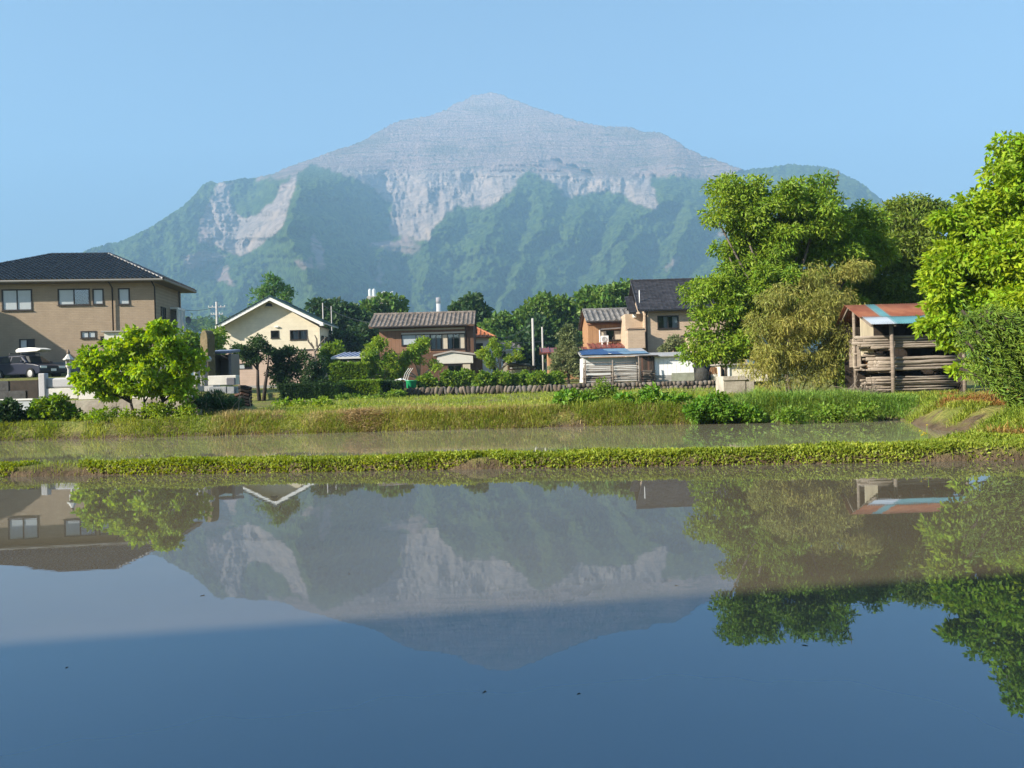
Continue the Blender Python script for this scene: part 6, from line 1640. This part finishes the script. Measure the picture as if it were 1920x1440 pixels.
def np_poly_mesh(name, v, f, m):
    me = bpy.data.meshes.new(name)
    quads = f[f[:, 2] != f[:, 3]]; tris = f[f[:, 2] == f[:, 3]][:, :3]
    idx = np.concatenate([quads.ravel(), tris.ravel()]).astype(np.int32)
    tot = np.concatenate([np.full(len(quads), 4), np.full(len(tris), 3)]).astype(np.int32)
    st = np.concatenate([[0], np.cumsum(tot)[:-1]]).astype(np.int32)
    me.vertices.add(len(v)); me.vertices.foreach_set('co', v.astype(np.float32).ravel())
    me.loops.add(len(idx)); me.loops.foreach_set('vertex_index', idx)
    me.polygons.add(len(tot)); me.polygons.foreach_set('loop_start', st); me.polygons.foreach_set('loop_total', tot)
    me.materials.append(m); me.update(calc_edges=True)
    return me
G_GREEN = leaf_mat('grass_blade', (0.23, 0.31, 0.04), (0.34, 0.38, 0.065), .35, scale=.5)
G_DEEP = leaf_mat('deep_grass_blade', (0.17, 0.30, 0.05), (0.24, 0.36, 0.07), .35, scale=.5)
G_DRY = leaf_mat('dry_grass_blade', (0.46, 0.36, 0.15), (0.36, 0.31, 0.11), .3, scale=.7)
G_RED = leaf_mat('rusty_grass_blade', (0.33, 0.17, 0.05), (0.38, 0.27, 0.08), .3, scale=.9)
rg = np.random.default_rng(77)
def xof(px, d): return (px - PX) / FPX * d
def scatter(n, x0, x1, ya, yb, keep=None):
    xs = rg.uniform(x0, x1, n); fe = far_edge(xs)
    ys = fe + ya + (yb - ya) * rg.random(n) ** 1.2
    z = ground_z(xs, ys); k = z > 0.0
    if keep is not None: k &= keep(xs, ys)
    return xs[k], ys[k]
# far bank
xs, ys = scatter(7500, -14.5, 8.4, -.12, 2.3, lambda x, y: fbm(x, y, .8, 21, 3) > .36)
v, f = tufts(xs, ys, 7, .05, .06 + .42 * fbm(xs, ys, 1.3, 22, 3) ** 2.0, .006, .9)
xs, ys = scatter(13000, -14.8, 8.6, -.2, .85, lambda x, y: fbm(x, y, .9, 41, 3) > .34)
v2, f2 = tufts(xs, ys, 6, .05, .05 + .36 * fbm(xs, ys, 1.4, 42, 3) ** 1.9, .006, 1.1)
v, f = join_np([(v, f), (v2, f2)])
stuff(new_obj('grass', np_poly_mesh('grass', v, f, G_GREEN)), 'short green grass covering the far paddy bank', 'grass')
xs, ys = scatter(5200, -8.0, 4.8, -.15, 2.2, lambda x, y: fbm(x, y, .7, 23, 3) > .46)
v, f = tufts(xs, ys, 7, .07, .13 + .2 * fbm(xs, ys, 1.1, 33, 2), .005, 1.2)
stuff(new_obj('dry_grass', np_poly_mesh('dry_grass', v, f, G_DRY)), 'straw-coloured dry grass lying along the far bank', 'grass')
# field behind the bank
n = 5200
ys = 21.6 + 25 * rg.random(n) ** 1.7; xs = rg.uniform(-.40, .36, n) * ys
k = (fbm(xs, ys, .35, 24, 3) > .42) & ~((xs < -8.6) & (ys > 23.1)); xs, ys = xs[k], ys[k]
v, f = tufts(xs, ys, 6, .08, .07 + .003 * ys + .10 * fbm(xs, ys, .8, 34, 2), .012, 1.0)
stuff(new_obj('grass', np_poly_mesh('grass', v, f, G_GREEN)), 'thin grass over the fallow field before the stone wall', 'grass')
# lush grass before the bamboo and shed
n = 6800
px = rg.uniform(1280, 1715, n); d = rg.uniform(17.6, 20.8, n); xs = xof(px, d); ys = d
k = (ground_z(xs, ys) > .02) & (fbm(xs, ys, .9, 25, 3) > .36); xs, ys, px = xs[k], ys[k], px[k]
hgt = (.12 + .5 * fbm(xs, ys, .9, 26, 3) ** 1.3) * (1 - .5 * sstep(1620, 1715, px))
v, f = tufts(xs, ys, 9, .07, hgt, .008, 1.0)
stuff(new_obj('tall_grass', np_poly_mesh('tall_grass', v, f, G_DEEP)), 'tall deep green grass on the bank before the bamboo', 'grass')
n = 1500
px = rg.uniform(1040, 1350, n); d = rg.uniform(19.8, 21.8, n); xs = xof(px, d); ys = d
k = fbm(xs, ys, 1.0, 27, 3) > .47; xs, ys = xs[k], ys[k]
v, f = tufts(xs, ys, 8, .06, .16 + .42 * fbm(xs, ys, 1.1, 28, 3) ** 1.4, .005, .8)
stuff(new_obj('tall_grass', np_poly_mesh('tall_grass', v, f, G_GREEN)), 'wispy tall grass among the vines on the far bank', 'grass')
# rusty grass at the corner of the paddy under the cypress
n = 11000
px = rg.uniform(1680, 1990, n); d = rg.uniform(11.2, 23.0, n); xs = xof(px, d); ys = d
k = (ground_z(xs, ys) > .04) & (fbm(xs, ys, .9, 29, 3) > .36); xs, ys = xs[k], ys[k]
gr = fbm(xs, ys, .6, 30, 2) + (px[k] - 1850) * .0012
for msk, m_, nm, lb in ((gr > .5, G_RED, 'dry_grass', 'rusty dry grass at the corner of the paddy under the cypress'), (gr <= .5, G_GREEN, 'grass', 'yellow-green grass at the foot of the wood shed')):
    v, f = tufts(xs[msk], ys[msk], 8, .06, .10 + .20 * fbm(xs[msk], ys[msk], 1.2, 35, 2), .008, 1.2)
    stuff(new_obj(nm, np_poly_mesh(nm, v, f, m_)), lb, 'grass')
# leafy cover on the dike
n = 80000
xs = rg.uniform(-9.0, 9.4, n); w = rg.uniform(-.05, .98, n) + sstep(4.5, 8, xs) * rg.uniform(0, 1.5, n); ys = dike_near(xs) + w
z = ground_z(xs, ys); k = (z > -.05) & (fbm(xs, ys, 1.1, 31, 3) + .24 * sstep(.02, .22, w) - .1 * sstep(-3, -6.5, xs) > .50); xs, ys, z = xs[k], ys[k], z[k]
hh = rg.random(len(xs)) * .13 * fbm(xs, ys, 1.3, 32, 3) ** 1.4
P = np.stack([xs, ys, z + hh], 1)
v, f = leaf_quads(P, rg.normal(size=P.shape) * .8 + np.array([0, 0, .5]), .045 * rg.uniform(.6, 1.3, len(P)), .6, rg=rg)
stuff(new_obj('ground_cover', np_mesh('ground_cover', v, f, leaf_mat('dike_leaf', (.30, .36, .045), (.20, .26, .03), .38, scale=1.2))), 'low leafy weeds growing along the mud dike', 'weeds')
n = 9000
xs = rg.uniform(-9.0, 9.4, n); ys = dike_near(xs) + rg.uniform(0, 1.0, n); z = ground_z(xs, ys); k = z > -.02
v, f = blades(xs[k], ys[k], .12, .003, 1.3, rg)
stuff(new_obj('grass', np_poly_mesh('grass', v, f, G_GREEN)), 'thin grass among the weeds on the mud dike', 'grass')

def weed(label, ells, d, n, leaf, m_, seed, base, name='weed_clump', aspect=.65, clump=.25, group=None, ncl=60, cat='weeds', **k):
    return tree(name, label, cat, base, d, ells, n, leaf, m_, B_DARK, ncl, clump, .015, group, aspect=aspect, twigs=.3, seed=seed, **k)
weed('broad-leaved vine mound on the far bank, the one with dry grass beside it', [(1068,752,28,20),(1092,760,22,22),(1052,765,18,16)], 20.6, 4200, .12, L_WEED, 60, (1070, 792), 'vine_mound', cat='vine')
weed('larger broad-leaved vine mound on the bank before the white storage shed', [(1180,756,28,24),(1222,752,34,24),(1265,762,34,22),(1240,778,50,12)], 20.4, 7500, .12, L_WEED, 61, (1215, 795), 'vine_mound', cat='vine')
weed('young shrub sprouting above the vines before the pole rack', [(1128,728,12,16),(1140,745,16,16),(1118,748,14,14)], 21.4, 1800, .09, L_LUSH, 62, (1128, 785), 'shrub', cat='shrub', aspect=.4)
weed('dark bushy weeds on the bank below the concrete trough', [(1315,766,26,18),(1352,774,26,14),(1400,776,26,12),(1345,750,16,10)], 19.2, 4200, .085, L_WEED, 63, (1370, 795))
weed('bushy weeds at the water edge below the bamboo', [(1480,780,26,9),(1555,776,26,10),(1625,772,20,10)], 18.4, 2200, .07, L_LUSH, 64, (1580, 790))
weed('dark leafy weeds below the pale low wall', [(10,772,28,24),(30,785,34,14),(-20,775,40,20)], 21.0, 3600, .13, L_DARK, 65, (10, 795))
weed('leafy weeds against the stained concrete wall', [(92,768,34,20),(128,780,24,14),(70,782,26,12),(110,755,14,10)], 21.4, 4200, .12, L_LUSH, 66, (95, 795))
weed('tangled weeds under the maple', [(190,782,40,12),(300,772,36,14),(350,768,30,16),(330,785,40,10),(240,778,30,10)], 21.0, 3600, .08, L_GARD, 67, (270, 792))
weed('blue-green weeds below the grave plot', [(400,758,24,20),(435,762,24,16),(365,760,20,18)], 22.0, 3200, .12, leaf_mat('bluegreen_leaf', (.05, .11, .045), (.08, .15, .05), .3), 68, (405, 785), aspect=.2, up=.9, droop=-.5)
weed('weeds on the field edge beside the pruned trees', [(560,762,26,8),(600,758,26,9),(530,760,20,8)], 30.0, 1500, .12, L_GARD, 69, (565, 772))
weed('weeds along the foot of the ivy-covered hedge', [(650,750,34,8),(700,748,30,8),(745,742,20,10)], 42.0, 2200, .16, L_LUSH, 70, (690, 757))
# straw heap on the bank
n = 2600
c = at(682, 776, 20.2); ang = rg.uniform(0, 2*math.pi, n); rad_ = np.sqrt(rg.random(n))
P = np.stack([c.x + .55 * rad_ * np.cos(ang), c.y + .3 * rad_ * np.sin(ang), c.x * 0 * ang], 1); P[:, 2] = ground_z(P[:, 0], P[:, 1]) + .03 + .13 * (1 - rad_ ** 2) * rg.random(n)
v, f = leaf_quads(P, rg.normal(size=P.shape) * np.array([1, 1, .25]), .16 * rg.uniform(.5, 1.3, n), .06, rg=rg)
stuff(new_obj('straw_heap', np_mesh('straw_heap', v, f, leaf_mat('cut_straw', (.34, .24, .11), (.40, .31, .15), .2))), 'heap of brown cut straw on the far bank', 'straw')
# brush pile by the shed
n = 420
mb = MB()
for i in range(170):
    a = at(rg.uniform(1585, 1640), rg.uniform(728, 748), rg.uniform(22.2, 23.6)); dv_ = Vector((rg.normal(), rg.normal() * .6, rg.normal() * .35)).normalized() * rg.uniform(.2, .55)
    a.z = max(a.z, gz(a.x, a.y) + .02); q = a + dv_; q.z = max(q.z, gz(q.x, q.y) + .01)
    mb.tube([a, a.lerp(q, .5) + Vector((0, 0, .02)), q], [.014, .011, .006], 4)
stuff(mb.build('brushwood', mat('dead_wood', (.23, .19, .15), .9, .4, 5)), 'loose heap of dead brushwood beside the wood shed', 'brushwood')
# dry stalks before the grave plot
for i, (p0, p1, p2) in enumerate([((447,772),(450,725),(447,680)),((437,762),(455,742),(462,738)),((385,775),(388,745),(384,735)),((418,765),(412,748),(404,735)),((470,765),(468,748),(471,740))]):
    d_ = 21.8
    q = MB().tube([at(*p0, d_), at(*p1, d_), at(*p2, d_)], [.012, .009, .004], 5).build('dry_stalk', mat('dry_stalk', (.36, .30, .22), .8))
    tag(q, ['tall pale dry stalk before the dark wood stack', 'broken dry stalk leaning right before the grave plot', 'short dry stalk under the stone post', 'bent dry stalk leaning away from the wood stack', 'dry stalk nearest the pruned trees'][i], 'stalk', 'dry stalks before the grave plot')
# yellow irises on the dike
fl_ = at(1737, 866, 10.7); z0 = gz(fl_.x, 10.7)
th = thing('iris', (fl_.x, 10.75, max(z0, 0)), 'yellow flowering iris standing on the mud dike', 'flower')
mb = MB(); mf = MB()
rr = random.Random(4)
for k in range(6):
    x, h = rr.uniform(-.05, .05), rr.uniform(.1, .3); mb.tube([(x, 0, -.02), (x*1.2, 0, h)], [.004, .003], 4)
    for j in range(5):
        a = j * 1.256; mf.quad((x*1.2, 0, h), (x*1.2+.012*math.cos(a-.5), .012*math.sin(a-.5), h+.02), (x*1.2+.03*math.cos(a), .03*math.sin(a), h+.015), (x*1.2+.012*math.cos(a+.5), .012*math.sin(a+.5), h+.02))
mb.build('stem', G_DEEP, th); mf.build('petals', mat('iris_yellow', (.75, .60, .02), .6), th)
# bits of leaf and twig floating on the paddy
for i, (x, y) in enumerate([(1085,1301),(379,1117),(1510,1210),(1436,1202),(908,1298),(1270,1098),(1440,1182),(655,1076),(125,1252)]):
    q = on_z(x, y, .0005); a = rr.uniform(0, 3); s = rr.uniform(.5, 1.0)
    mb = MB().tube([(-.012*s, 0, .0), (0, .003, .0005), (.014*s, -.002, .0)], [.0015, .002, .001], 5)
    mb.poly([(.002, .001, .001), (.010*s, .009*s, .0018), (.018*s, .006*s, .001), (.012*s, 0, .0015)])
    o = mb.build('floating_leaf', mat('wet_leaf', (.03, .026, .018), .5)); o.location = q; o.rotation_euler = (0, 0, a)
    tag(o, ['dark scrap of leaf floating nearest the middle of the shaded water', 'dark twig floating in the reflection beside the mountain foot', 'leaf scrap floating below the walnut reflection', 'leaf scrap floating at the edge of the walnut reflection', 'tiny leaf scrap floating in front of the peak reflection', 'leaf scrap floating on the shadow edge by the walnut reflection', 'leaf scrap floating inside the walnut reflection', 'leaf scrap floating in the sunlit mountain reflection', 'tiny scrap floating alone on the shaded water at the left edge'][i], 'leaf', 'leaf scraps floating on the water')
